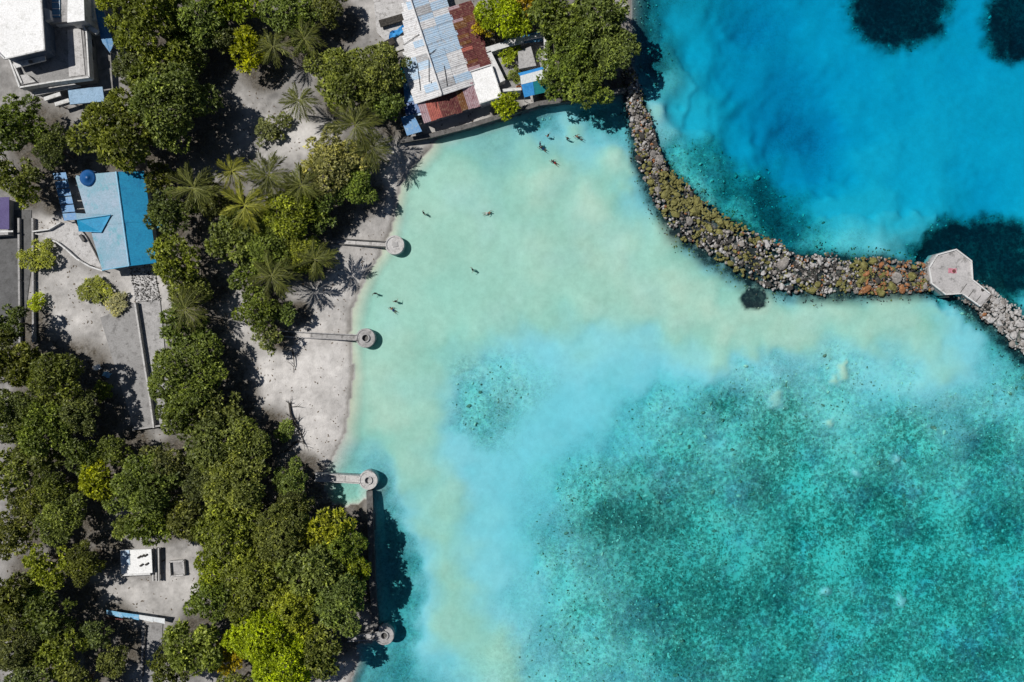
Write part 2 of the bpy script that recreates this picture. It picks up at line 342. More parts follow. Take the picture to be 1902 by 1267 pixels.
# px, py, depth (m), reef, dark (dark coral and painted tree shade)
CP = [(1300,572,.33,0,0),(1450,602,.36,0,0),(1550,585,.36,0,0),(1600,606,.42,0,0),(1700,605,.42,0,0),(1725,645,.5,0,0),(1762,688,.6,0,0),(1400,632,.45,0,0),(1250,600,.38,0,0),(1330,652,.5,0,0),(1500,615,.42,0,0),
 (1000,505,.42,0,0),(1100,470,.38,0,0),(900,470,.45,0,0),(780,480,.45,0,0),(700,700,.38,0,0),(785,740,.48,0,0),(765,850,.45,0,0),(1180,540,.38,0,0),(1000,570,.5,0,0),(850,1100,.5,0,0),(845,1180,.5,0,0),(850,330,.45,0,0),(1000,330,.36,0,0),(1100,380,.33,0,0),(1150,300,.36,0,0),(1000,450,.42,0,0),(900,520,.52,0,0),(800,380,.42,0,0),(900,420,.45,0,0),(1150,480,.36,0,0),(1060,240,.5,0,0),(980,260,.55,0,0),
 (1250,540,.33,0,0),(1350,610,.34,0,0),(1240,440,.33,0,0),(1500,590,.36,0,0),(1400,570,.3,0,0),(1650,590,.42,0,0),(1750,640,.6,0,0),(1785,672,.75,.08,0),(1828,668,1.15,.25,.03),(1822,712,1.1,.32,0),(1800,700,.95,.22,0),(1650,570,.35,0,0),(1800,620,.9,.1,0),
 (750,650,.42,0,0),(720,760,.36,0,0),(780,800,.5,0,0),(800,700,.55,0,0),(820,600,.48,0,0),(950,560,.48,0,0),(1060,525,.5,0,0),(1100,560,.45,0,0),(900,590,.5,0,0),(1200,570,.42,0,0),(740,540,.45,0,0),
 (830,1060,.5,0,0),(830,1160,.52,0,0),(760,900,.5,0,0),(820,940,.55,0,0),(820,1000,.55,0,0),(790,870,.5,0,0),(920,1210,.5,.25,0),(940,1260,.6,.3,0),
 (1000,650,.95,0,0),(1100,630,.85,0,0),(1200,630,.85,0,0),(1290,660,.75,0,0),(900,880,1.05,0,0),(1000,830,1.1,0,0),(900,960,1.0,.05,0),(1080,760,1.1,0,0),(1180,700,1.0,0,0),(950,1120,1.15,.3,0),(900,1080,.95,.1,0),(860,850,.85,0,0),(1000,1240,1.2,.4,0),(960,1030,1.15,.15,0),(1000,900,1.2,.2,0),
 (890,740,1.25,.52,0),(930,690,1.1,.45,0),(890,790,1.3,.55,0),(1000,685,1.0,.26,0),(860,690,.85,.4,0),(960,720,1.1,.45,0),(920,770,1.2,.55,0),(870,640,.7,.15,0),
 (735,960,1.5,.5,.28),(745,1010,1.7,.55,.3),(755,1060,1.8,.55,.3),(760,1120,1.8,.55,.3),(760,1180,1.8,.55,.3),(750,1240,1.8,.5,.28),(720,1000,1.5,.5,.3),(720,1100,1.6,.5,.3),(715,1240,1.3,.4,.2),(800,1060,.7,0,0),(805,1130,.7,0,0),(800,1200,.8,0,0),(795,990,.6,0,0),(722,900,1.3,.45,.3),(735,925,1.0,.3,.15),(755,940,.6,0,0),(640,915,.6,.3,.15),  # teal bed by the lower wall, with tree shade painted into it
 (1180,830,1.5,.35,0),(1240,770,1.7,.5,0),(1250,850,2.3,.7,.05),(1200,880,2.3,.7,.1),(1100,930,2.1,.7,.0),(1050,900,1.7,.5,0),(1130,970,2.4,.8,.38),(1210,950,2.4,.8,.35),(1300,1000,2.7,.8,.05),(1350,760,2.4,.75,.02),(1450,770,2.0,.8,.12),(1440,830,2.2,.8,.12),
 (1560,720,1.6,.55,0),(1500,900,2.7,.85,.03),(1500,1000,3.0,.9,.05),(1700,820,2.4,.8,.03),(1650,950,2.9,.9,.05),(1700,1050,3.1,.9,.05),(1850,1000,3.1,.85,.05),(1850,850,2.6,.8,.03),(1600,1200,2.8,.85,.03),(1450,1150,2.9,.85,.08),(1300,1180,2.6,.8,.06),(1250,1080,2.7,.85,.2),(1360,1120,2.8,.85,.2),(1100,1150,2.0,.65,.0),(1040,1050,1.7,.55,0),(1080,1240,1.7,.55,0),(1800,1200,2.8,.85,.03),
 (1450,660,1.05,.42,0),(1550,650,.9,.38,0),(1700,680,1.0,.4,0),(1780,740,1.1,.45,0),(1850,740,1.4,.5,0),(1870,650,1.8,.5,.15),(1890,720,2.0,.6,.1),(1600,690,1.1,.45,0),(1380,690,1.2,.45,0),
 (1300,80,3.9,0,0),(1410,40,6.0,.26,.07),(1390,100,5.0,.2,.05),(1400,140,5.0,.1,0),(1270,190,3.1,0,0),(1300,220,3.0,0,0),(1480,210,7.0,.3,.1),(1530,260,7.0,.3,.11),(1550,300,6.0,.2,.05),(1430,230,5.6,.15,.03),(1500,170,6.0,.24,.06),(1470,260,6.0,.26,.06),(1440,180,5.8,.15,.03),(1560,210,5.8,.15,.03),(1500,310,5.2,.1,0),(1560,60,4.4,0,0),(1600,180,4.2,0,0),(1750,250,3.6,0,0),(1850,250,3.9,0,0),(1700,160,4.1,0,0),(1620,380,3.0,0,0),(1560,370,3.1,0,0),(1700,350,3.8,0,0),(1850,350,4.3,0,0),(1810,60,4.2,0,0),(1400,260,4.4,0,0),(1650,300,3.6,0,0),(1250,30,3.6,.1,0),
 (1232,215,.5,0,0),(1240,250,1.0,.35,0),(1265,300,1.8,.6,0),(1330,310,2.9,.6,.45),(1355,345,3.0,.6,.55),(1290,340,1.5,.6,0),(1310,380,1.4,.6,0),(1380,400,1.9,.6,0),(1420,420,2.2,.7,.1),(1430,350,3.6,.6,.6),(1470,390,3.6,.6,.7),(1500,430,3.0,.6,.6),(1530,450,2.2,.5,.2),(1580,455,1.6,.3,0),(1640,460,1.2,.15,0),(1680,450,1.6,.2,.3),
 (1215,60,2.6,.4,.6),(1220,120,2.4,.4,.65),(1210,10,2.8,.4,.5),(1240,150,1.6,.3,.2),  # tree shade on the open sea, painted into the bed
 (1100,212,1.5,.4,.3),(1010,218,1.4,.4,.3),(985,228,1.2,.35,.25),(1145,215,1.5,.4,.3),(940,242,.7,.2,.15),(1060,205,.8,0,0)]  # lagoon head: teal bed darkened to paint in the tree shade
CPA = np.array(CP, float)
wx = PX + (fbm(PX/70, PY/70, 11)-0.5)*62 + (fbm(PX/22, PY/22, 21)-0.5)*22
wy = PY + (fbm(PX/70+40, PY/70+9, 31)-0.5)*62 + (fbm(PX/22+7, PY/22+3, 41)-0.5)*22
cx = np.clip(wx, -150, 2050); cy = np.clip(wy, -120, 1390)
acc = np.zeros((3, PX.size)); wsum = np.zeros(PX.size)
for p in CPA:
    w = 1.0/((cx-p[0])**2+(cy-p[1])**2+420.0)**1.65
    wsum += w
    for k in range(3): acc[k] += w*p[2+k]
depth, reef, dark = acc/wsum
# three dark coral mounds out in the deep water, and the small one inside the wall
for mx_, my_, rx_, ry_, s_, top in ((1700,-8,112,90,1.0,4.2),(1925,20,72,85,1.0,4.2),(1835,478,145,98,1.0,3.8),(1395,553,26,21,1.35,.5),(1850,560,70,60,.75,2.0)):
    q = np.hypot((wx*.5+PX*.5-mx_)/rx_, (wy*.5+PY*.5-my_)/ry_)
    q = q+.3*(fbm(PX/13, PY/13, 79)-.5)
    f = 1-sstep(.6, 1.15, q)
    dark = np.maximum(dark, f*s_*(.82+.5*(fbm(PX/16, PY/16, 77)-.5))); reef = np.maximum(reef, f*.8)
    depth = depth*(1-f*.7)+top*f*.7
# pale blobs of sand on the reef
for mx_, my_, r_ in ((1568,682,17),(1555,705,13),(1548,790,15),(1688,1125,13),(1535,1108,12),(1600,880,10),(1668,855,9),(1440,742,22)):
    f = 1-sstep(.35, 1.15, np.hypot(wx*.5+PX*.5-mx_, wy*.5+PY*.5-my_)/r_+1.1*(fbm(PX/8, PY/8, 83)-.5)); reef *= (1-f*.6); dark *= 1-f; depth = depth*(1-f*.6)
depth *= np.where((reef > .3) & (PX > 950) & (PY > 560), 1-.27*sstep(.3, .6, reef), 1.0)
depth *= np.where(depth > 2.9, 1.12, 1.0)
depth *= 1+.2*(fbm(PX/30, PY/30, 51)-.5)*np.where(reef > .3, 1.5, .5)
depth += np.where(reef > .3, (fbm(PX/9, PY/9, 61, 3)-.5)*.7*reef, 0)
lx = PX + (fbm(PX/40, PY/40, 91)-.5)*9; ly = PY + (fbm(PX/40+5, PY/40+5, 95)-.5)*9
ds, _ = seg_dist(lx, ly, LAND + LAND[:1]); ds *= .1
land_m = inside(lx, ly, LAND)
zl = .03 + 1.25*(1-np.exp(-ds/7.0)) + .16*(fbm(PX/35, PY/35, 15)-.5)*np.clip(ds/3, 0, 1) + .05*(fbm(PX/8, PY/8, 18)-.5)
slope = .11 + .6*sstep(900, 960, PY) + .5*sstep(300, 200, PY)
zs = -np.minimum(np.maximum(depth, .12), .05 + ds*slope + (ds/5.5)**2)
bd, bw = seg_dist(PX, PY, BW)
q = bd/(bw*.5+1e-6); rise = np.clip(1.25-q*.95, 0, 1)
rough = (fbm(PX/7, PY/7, 88, 2)-.5)
zs = np.where(rise > 0, zs*(1-rise)+(.28+.3*rough)*rise, zs)
zz = np.where(land_m, zl, zs)
def seabed_z(px, py):
    i = int(np.argmin(np.abs(GX-(px-951)*.1))); j = int(np.argmin(np.abs(GY-(633.5-py)*.1)))
    return float(zz[j*len(GX)+i])
def ground_at(x, y):
    i = int(np.argmin(np.abs(GX-x))); j = int(np.argmin(np.abs(GY-y))); return float(zz[j*len(GX)+i])
sea = ~land_m
reef = np.where(sea, np.where(rise > 0, np.maximum(reef, rise*.6), reef), 0)
edge = sstep(1.95+.5*fbm(PX/25, PY/25, 67), 1.0, q)
dark = np.where(sea, np.maximum(dark, edge*.85*(.35+1.1*fbm(PX/12, PY/12, 66))), 0)

# ------------------------------------------------------------------ trees: (px, py, radius px, tint, label)
OL, DK, BR, YL, PALE, OR = 'olive', 'dark', 'bright', 'yellow', 'pale', 'orange'
TREES = [
 (285,50,72,OL,'olive broadleaf tree beside the white building at the top edge'),
 (375,40,72,OL,'broad olive tree at the top edge, second from the white building'),
 (440,18,52,BR,'light green tree at the top edge above the small bright tree'),
 (350,105,50,DK,'dark tree below the two olive trees at the top edge, shading the ground'),
 (205,5,24,BR,'small light green tree touching the white building at the top edge'),
 (230,250,78,OL,'large olive tree just above the blue-roofed house'),
 (318,200,84,OL,'large round olive tree with a black shadow to its right'),
 (285,150,52,OL,'olive crown on the upper rim of the large tree cluster above the blue roof'),
 (36,242,60,OL,'olive tree at the left edge below the white building'),
 (102,278,40,DK,'dark tree between the left edge olive tree and the large cluster'),
 (28,325,46,OL,'smaller olive tree at the left edge above the lilac roof'),
 (55,362,24,BR,'small yellow-green shrub-like tree beside the lilac roof'),
 (468,98,44,YL,'small bright yellow-green tree standing alone on grey ground near the top'),
 (545,35,58,OL,'olive tree at the top edge between the bright tree and the corrugated roofs'),
 (610,15,42,DK,'dark tree at the top edge nearest the corrugated roofs'),
 (640,150,62,OL,'olive tree left of the corrugated roofs, inland half of the pair'),
 (705,140,58,OL,'olive tree touching the corrugated roofs on their left side'),
 (720,200,36,OL,'small olive tree below the left corner of the corrugated roofs'),
 (620,310,62,PALE,'pale speckled tree beside the white sand patch above the beach'),
 (655,345,44,OL,'olive tree overhanging the beach above the first jetty'),
 (600,385,46,OL,'olive tree just above the landward end of the first jetty'),
 (540,400,62,BR,'green tree in the middle of the palm grove behind the first jetty'),
 (440,440,60,OL,'olive tree on the inland side of the palm grove'),
 (500,460,56,OL,'olive tree at the heart of the palm grove behind the beach'),
 (555,470,46,OL,'olive tree next to the first jetty on its lower side'),
 (470,515,40,OL,'olive tree at the lower end of the palm grove'),
 (325,395,48,DK,'dark olive tree on the lower right of the blue roof'),
 (395,375,44,DK,'dark tree between two palms inland of the grove'),
 (330,480,54,OL,'olive tree touching the lower right corner of the blue roof'),
 (355,535,46,OL,'olive tree below the blue roof beside the rubble strip'),
 (345,610,52,OL,'olive tree beside the upper part of the concrete yard'),
 (480,580,40,OL,'small olive tree standing on the sand inland of the second jetty'),
 (500,628,26,PALE,'small pale tree at the landward end of the second jetty'),
 (535,580,24,OL,'little tree on the beach edge above the second jetty'),
 (360,700,78,OL,'large round olive tree right of the concrete yard'),
 (405,745,50,OL,'olive tree on the seaward flank of the large tree by the yard'),
 (345,775,46,DK,'dark tree below the large round tree by the yard'),
 (30,670,60,DK,'dark tree at the left edge beside the concrete yard'),
 (105,700,62,DK,'dark tree in the left grove nearest the white plastic chair'),
 (35,775,62,OL,'olive tree at the left edge in the middle of the dark grove'),
 (85,790,58,OL,'olive tree inside the dark grove on the left'),
 (150,770,46,DK,'dark tree on the right rim of the left grove'),
 (190,890,44,YL,'round bright yellow-green tree with an orange heart in the lower left'),
 (25,880,54,OL,'olive tree at the left edge level with the bright round tree'),
 (100,900,44,DK,'dark tree immediately left of the bright round tree'),
 (270,905,62,OL,'olive tree immediately right of the bright round tree'),
 (310,860,44,DK,'dark tree between the bright round tree and the beach grove'),
 (285,975,44,OL,'olive tree above the small white hut'),
 (400,840,68,OL,'olive tree above the lower grove, below the large tree by the yard'),
 (465,815,50,OL,'olive tree nearest the dead branches on the beach'),
 (440,905,62,OL,'olive tree in the upper part of the lower shore grove'),
 (540,890,36,OL,'small olive tree at the landward end of the third jetty'),
 (355,960,48,DK,'dark tree between the small white hut and the lower grove'),
 (430,990,66,OL,'olive tree in the inland middle of the lower shore grove'),
 (520,985,64,OL,'olive tree in the centre of the lower shore grove'),
 (612,985,54,BR,'light green tree above the dark seawall in the lower grove'),
 (640,1015,46,OL,'olive tree leaning over the dark seawall'),
 (575,1050,62,OL,'olive tree behind the middle of the dark seawall'),
 (480,1065,60,OL,'olive tree right of the sandy courtyard'),
 (400,1050,44,BR,'light green tree on the rim of the sandy courtyard'),
 (630,1110,58,OL,'olive tree above the fourth jetty'),
 (555,1130,52,BR,'light green tree inland of the fourth jetty'),
 (370,1200,62,OL,'olive tree below the courtyard beside the narrow path'),
 (320,1235,44,DK,'dark tree at the bottom edge beside the narrow path'),
 (485,1170,62,YL,'bright green tree near the bottom edge of the lower grove'),
 (430,1215,38,OR,'small yellow tree with orange leaves near the bottom edge'),
 (530,1235,62,YL,'bright green tree at the bottom edge'),
 (600,1205,52,OL,'olive tree at the bottom below the fourth jetty'),
 (440,1275,42,OL,'olive tree cut by the bottom edge below the orange-leaved tree'),
 (120,965,52,OL,'olive tree left of the small white hut, upper one'),
 (95,1045,48,BR,'light green tree left of the small white hut'),
 (35,985,48,DK,'dark tree at the left edge above the light green tree'),
 (30,1100,54,DK,'dark tree at the left edge below the light green tree'),
 (95,1140,54,DK,'dark tree left of the blue and white awning'),
 (35,1190,58,DK,'dark tree at the left edge in the lower left corner grove'),
 (125,1205,50,OL,'olive tree in the lower left corner grove nearest the path'),
 (60,1255,52,DK,'dark tree cut by the bottom edge in the left corner'),
 (155,1265,46,OL,'olive tree cut by the bottom edge left of the path'),
 (75,845,48,DK,'dark tree in the gap above the left edge tree level with the bright round tree'),
 (160,1040,40,DK,'dark tree in the shade left of the small white hut'),
 (12,600,40,DK,'dark tree at the left edge at the lower end of the lane'),
 (70,1100,40,OL,'olive tree between the light green tree and the lower left corner'),
 (160,845,40,DK,'dark tree directly above the bright round tree in the lower left'),
 (215,835,34,DK,'small dark tree above and right of the bright round tree'),
 (60,930,42,DK,'dark tree left of the upper olive tree beside the hut'),
 (236,975,28,OL,'small olive tree touching the top of the small white hut'),
 (10,1150,40,OL,'olive tree cut by the left edge in the lower left grove'),
 (75,1195,38,OL,'olive tree amid the dark trees of the lower left corner'),
 (180,1175,34,DK,'small dark tree below the left end of the awning'),
 (385,900,46,DK,'dark tree between the olive trees at the top of the lower grove'),
 (310,925,40,OL,'olive tree tucked right of the tree beside the bright round tree'),
 (395,1110,46,OL,'olive tree filling the grove just right of the courtyard corner'),
 (460,1125,46,OL,'olive tree above the bright green trees at the bottom'),
 (660,1055,34,BR,'small light green tree overhanging the middle of the dark seawall'),
 (545,935,40,DK,'dark tree just below the landward end of the third jetty'),
 (300,330,30,DK,'small dark tree at the upper right corner of the blue roof'),
 (255,125,44,DK,'dark tree between the white building and the large cluster'),
 (415,70,40,DK,'dark tree left of the small bright tree near the top'),
 (215,1225,34,DK,'small dark tree shading the narrow path at the bottom'),
 (930,35,52,YL,'bright yellow-green tree right of the rusty roof at the top edge'),
 (898,52,22,OR,'small yellow-orange tree against the rusty roof'),
 (965,10,34,OR,'orange-tinged tree at the top edge right of the corrugated roofs'),
 (1030,40,62,OL,'olive tree at the top edge above the walled courtyard'),
 (1105,35,66,OL,'olive tree at the top edge facing the open sea'),
 (1140,95,52,OL,'olive tree at the root of the rock breakwater'),
 (1060,110,56,OL,'olive tree right of the walled courtyard'),
 (1090,160,46,OL,'olive tree overhanging the top of the lagoon'),
 (1035,155,32,OL,'small olive tree beside the blue canopy'),
 (944,192,30,YL,'small bright bushy tree on the seawall below the walled courtyard'),
]
PALMS = [  # px, py, radius px, trunk height, label
 (660,232,46,7.5,'tall coconut palm with spread fronds below the corrugated roofs'),
 (556,187,33,6.0,'young palm standing alone beside the white sand patch'),
 (500,325,42,7.0,'palm beside the dark bush shadow above the palm grove'),
 (360,350,46,7.5,'palm on bare ground right of the blue roof'),
 (455,382,44,8.0,'yellow-tipped palm in the middle of the grove'),
 (432,318,30,5.5,'small palm above the yellow-tipped palm'),
 (505,512,42,7.5,'palm at the lower end of the grove facing the beach'),
 (585,482,36,6.5,'palm leaning over the sand below the first jetty'),
 (565,72,34,6.0,'palm on grey ground near the corrugated roofs at the top'),
 (508,88,34,6.0,'palm immediately right of the small bright tree'),
 (345,575,40,6.5,'palm among the trees beside the rubble strip'),
 (690,275,34,6.5,'palm at the edge of the upper beach'),
 (560,345,36,7.0,'palm between the pale speckled tree and the grove'),
]
SHRUBS = [
 (75,478,36,BR,1.9,'round olive shrub below the curved terrace wall'),
 (75,562,19,YL,1.4,'small yellow-green shrub on pale sand left of the concrete yard'),
 (185,540,34,BR,1.2,'light green straggly shrub below the blue roof'),
 (225,562,26,PALE,1.0,'pale low shrub against the edge of the concrete yard'),
 (532,800,22,OL,1.6,'small olive shrub tangled with the dead branches on the beach'),
 (500,245,26,DK,1.8,'dark shrub on grey sand near the young lone palm'),
 (528,228,18,DK,1.5,'smaller dark shrub next to the dark shrub near the lone palm'),
 (945,100,24,YL,1.6,'yellow-green shrub inside the walled courtyard'),
 (958,140,16,OL,1.2,'small olive shrub in the lower corner of the walled courtyard'),
 (195,728,22,OL,1.2,'low olive shrub in shade below the white plastic chair'),
]
# fallen leaves and painted shade under the crowns, tramped pale sand on the open beach
litter_shade = np.zeros(PX.size)
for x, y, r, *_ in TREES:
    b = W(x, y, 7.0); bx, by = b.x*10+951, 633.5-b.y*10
    litter_shade = np.maximum(litter_shade, 1-sstep(.7, 1.45, np.hypot(PX-bx, PY-by)/r))
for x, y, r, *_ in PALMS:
    b = W(x, y, 8.0); litter_shade = np.maximum(litter_shade, .55*(1-sstep(.2, 1.0, np.hypot(PX-b.x*10-951, PY-633.5+b.y*10)/r)))
litter_shade = np.where(land_m, np.clip(litter_shade*.9+.3*(fbm(PX/18, PY/18, 24)-.45), 0, 1), 0)
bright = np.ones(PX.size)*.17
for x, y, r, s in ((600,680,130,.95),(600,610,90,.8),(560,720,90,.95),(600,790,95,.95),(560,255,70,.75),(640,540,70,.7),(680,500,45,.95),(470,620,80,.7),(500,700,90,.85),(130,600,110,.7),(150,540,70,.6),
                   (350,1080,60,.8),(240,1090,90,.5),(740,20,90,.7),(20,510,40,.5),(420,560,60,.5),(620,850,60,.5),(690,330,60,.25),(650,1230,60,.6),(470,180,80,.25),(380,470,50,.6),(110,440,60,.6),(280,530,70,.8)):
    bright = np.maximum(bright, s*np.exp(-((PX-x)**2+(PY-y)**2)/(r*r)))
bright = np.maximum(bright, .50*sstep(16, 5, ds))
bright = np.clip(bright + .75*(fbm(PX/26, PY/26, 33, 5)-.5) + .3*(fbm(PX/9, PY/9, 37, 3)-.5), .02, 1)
bright = np.where(land_m, bright, np.clip(sstep(.52, 1.0, depth)+.5*(fbm(PX/60, PY/60, 43)-.5), 0, 1))
under = sstep(.02, -.06, zz)
wet = np.where(land_m, 1-sstep(.25, 1.1, ds+.7*(fbm(PX/20, PY/20, 71)-.5)), 0)

nx, ny = len(GX), len(GY)
vv = np.column_stack([xx.ravel(), yy.ravel(), zz])
ii = np.arange(nx*ny).reshape(ny, nx)
ff = np.stack([ii[:-1,:-1], ii[:-1,1:], ii[1:,1:], ii[1:,:-1]], -1).reshape(-1, 4)
gm = bpy.data.meshes.new('ground'); gm.vertices.add(len(vv)); gm.vertices.foreach_set('co', vv.ravel())
gm.loops.add(ff.size); gm.loops.foreach_set('vertex_index', ff.ravel()); gm.polygons.add(len(ff))
gm.polygons.foreach_set('loop_start', np.arange(0, ff.size, 4)); gm.polygons.foreach_set('use_smooth', np.ones(len(ff), bool)); gm.update(calc_edges=True)
for nme, arr in (('reef', reef), ('dark', dark), ('litter_shade', litter_shade), ('bright', bright), ('wet', wet), ('under', under)):
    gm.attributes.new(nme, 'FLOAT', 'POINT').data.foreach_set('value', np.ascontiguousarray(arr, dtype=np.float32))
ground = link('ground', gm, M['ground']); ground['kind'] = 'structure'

UX = axis(116, 0.9, 415); UY = axis(84, 0.9, 415); ux, uy = np.meshgrid(UX, UY, indexing='xy'); unx, uny = len(UX), len(UY)
uz = .05*(fbm(ux.ravel()/2.6, uy.ravel()/2.6, 205, 2)-.5)
ui = np.arange(unx*uny).reshape(uny, unx); uf = np.stack([ui[:-1,:-1], ui[:-1,1:], ui[1:,1:], ui[1:,:-1]], -1).reshape(-1, 4).tolist()
uv = np.column_stack([ux.ravel(), uy.ravel(), uz]); rim = ui[0].tolist()+ui[1:,-1].tolist()+ui[-1,-2::-1].tolist()+ui[-2:0:-1,0].tolist()
lowr = np.arange(len(rim))+len(uv); uv = np.vstack([uv, np.column_stack([uv[rim][:, :2], np.full(len(rim), -20.)])])
uf += [(rim[(i+1) % len(rim)], rim[i], int(lowr[i]), int(lowr[(i+1) % len(rim)])) for i in range(len(rim))]+[lowr[::-1].tolist()]
water = link('water', pydata('water', uv, uf, True), M['water']); water['kind'] = 'structure'

# ------------------------------------------------------------------ tree crowns
TINT = {OL: (0.200,0.246,0.044), DK: (0.145,0.172,0.040), BR: (0.29,0.335,0.022), YL: (0.38,0.44,0.010), PALE: (0.30,0.31,0.12), OR: (0.46,0.35,0.012)}

def mesh_quads(name, V, tone, mat):
    n = len(V)//4
    me = bpy.data.meshes.new(name); me.vertices.add(len(V)); me.vertices.foreach_set('co', V.astype(np.float32).ravel())
    me.loops.add(len(V)); me.loops.foreach_set('vertex_index', np.arange(len(V))); me.polygons.add(n)
    me.polygons.foreach_set('loop_start', np.arange(0, len(V), 4)); me.update(calc_edges=True)
    me.attributes.new('tone', 'FLOAT', 'POINT').data.foreach_set('value', np.repeat(tone, 4).astype(np.float32))
    me.materials.append(mat); return me
def unit(a): return a/np.maximum(np.linalg.norm(a, axis=-1, keepdims=True), 1e-9)
def crown_mesh(name, seed, n_lobes, tuft_sp, leaf, per):
    """crown of radius 1, its underside near z = 0: lobes > tufts > leaves"""
    r = np.random.default_rng(seed)
    C = []; Rl = []
    for i in range(n_lobes):
        a = i*2.399963+r.normal(0, .25); rad = .82*math.sqrt((i+.4)/n_lobes)*r.uniform(.72, 1.2)
        lr = r.choice((.15, .2, .25, .31))*r.uniform(.85, 1.15)*(1.1-.25*rad)
        C.append((rad*math.cos(a), rad*math.sin(a), .34+.42*(1-rad**2)+r.normal(0, .1))); Rl.append(lr)
    sq = r.uniform(.72, 1.0); C = np.array(C)*np.array((1, sq, 1)); Rl = np.array(Rl)
    P = []; Nn = []; T = []
    for c, lr in zip(C, Rl):
        k = max(10, int(4*math.pi*lr*lr/(tuft_sp**2)*.72))
        n = unit(r.normal(size=(k, 3))); n[:, 2] = np.abs(n[:, 2])*np.where(r.random(k) < .16, -1, 1)
        p = c+n*np.array((1, 1, .85))*lr*r.uniform(.82, 1.06, (k, 1))
        keep = np.ones(k, bool)
        for c2, l2 in zip(C, Rl):
            keep &= ~((np.linalg.norm((p-c2)/np.array((1, 1, .85)), axis=1) < l2*.72))
        P.append(p[keep]); Nn.append(n[keep]); T.append(np.full(keep.sum(), r.uniform(.22, .62)))
    P = np.vstack(P); Nn = np.vstack(Nn); T = np.concatenate(T)+r.normal(0, .13, len(P))
    m = len(P)*per
    p = np.repeat(P, per, 0); n = np.repeat(Nn, per, 0); t = np.repeat(T, per)+r.normal(0, .12, m)
    t = np.where(r.random(m) < .05, t+.35, t)
    d = unit(unit(r.normal(size=(m, 3)))+n*.75+np.array((0, 0, .18)))
    side = unit(np.cross(d, n+np.array((0, 0, .6))+r.normal(0, .45, (m, 3))))
    L = leaf*r.uniform(.65, 1.3, (m, 1)); wd = L*r.uniform(.36, .52, (m, 1))
    up = unit(np.cross(side, d))
    b = p+r.normal(0, .12*leaf, (m, 3))
    q0 = b; q1 = b+d*L*.45+side*wd*.5+up*L*.06; q2 = b+d*L-up*L*.12; q3 = b+d*L*.45-side*wd*.5+up*L*.06
    V = np.stack([q0, q1, q2, q3], 1).reshape(-1, 3)
    return mesh_quads(name, V, np.clip(t, 0, 1), M['leaf'])
CROWN = {'big': [crown_mesh('crown_big', 100+i, (26, 34, 22, 30, 38)[i], (.088, .075, .105, .092, .07)[i], (.092, .075, .115, .088, .066)[i], 8) for i in range(5)],
         'mid': [crown_mesh('crown_mid', 200+i, (17, 22, 15, 19, 26)[i], (.115, .098, .135, .12, .09)[i], (.122, .1, .145, .115, .085)[i], 8) for i in range(5)],
         'small': [crown_mesh('crown_small', 300+i, 10+i, .17, .185, 8) for i in range(3)]}
def trunk_mesh(seed):
    """unit height trunk with limbs that fan out to radius 0.6 (z 0..1)"""
    r = random.Random(seed); b = MB()
    lean = (r.uniform(-.05, .05), r.uniform(-.05, .05))
    b.tube([(0,0,-.12), (0,0,.0), (lean[0]*.5, lean[1]*.5, .2), (lean[0], lean[1], .42)], [.07, .055, .042, .036], 8)
    k = r.randint(5, 7)
    for i in range(k):
        a = 2*math.pi*(i+r.uniform(-.3, .3))/k; R = r.uniform(.3, .62); z = r.uniform(.62, .86)
        pts = [(lean[0], lean[1], .36), (lean[0]+.3*R*math.cos(a), lean[1]+.3*R*math.sin(a), .36+(z-.36)*.5), (R*.7*math.cos(a+.15), R*.7*math.sin(a+.15), .36+(z-.36)*.85), (R*math.cos(a), R*math.sin(a), z)]
        b.tube(pts, [.028, .021, .013, .006], 6)
        a2 = a+r.uniform(.4, .9)
        b.tube([pts[1], (R*.75*math.cos(a2), R*.75*math.sin(a2), z*.95)], [.016, .005], 5)
    return pydata('trunk', b.v, b.f, True)
TRUNK = [trunk_mesh(i) for i in range(4)]
for t in TRUNK: t.materials.append(M['bark'])

def tree(name, cat, px, py, rpx, tint, label, top=None, group=None, i=0):
    r = rpx*.1; top = top or ((3.3+.9*r) if (px < 335 or py > 880 or px > 980) else 2.7+.62*r)
    kind = 'big' if r > 5.6 else 'mid' if r > 3.3 else 'small'
    ms = CROWN[kind]; p = W(px, py, top-.42*r+1.0); z = max(ground_at(p.x, p.y), .15)
    e = thing(name, label, cat, (p.x, p.y, z), random.uniform(0, 6.28), group)
    k = (H-top)/H
    c = link('crown', ms[i % len(ms)], None, e); c.scale = (r*1.06*k, r*1.06*k, min(r*.95, top*.8)); c.location = (0, 0, top-.86*c.scale[2])
    v = random.uniform(.82, 1.2); h = random.uniform(-.1, .1); tc = TINT[tint]; c.color = (tc[0]*v*(1+h), tc[1]*v, tc[2]*v*random.uniform(.7, 1.4), 1)
    t = link('trunk', TRUNK[i % 4], None, e); t.scale = (r, r, top*.93) if r > 2.4 else (r*.7, r*.7, top*.8)
    return e
for i, (x, y, r, tint, lab) in enumerate(TREES):
    tree('broadleaf_tree', 'tree', x, y, r, tint, lab, None, 'broadleaf trees on the shore', i)
for i, (x, y, r, tint, h, lab) in enumerate(SHRUBS):
    tree('shrub', 'shrub', x, y, r, tint, lab, h, 'shrubs on the sand', i)

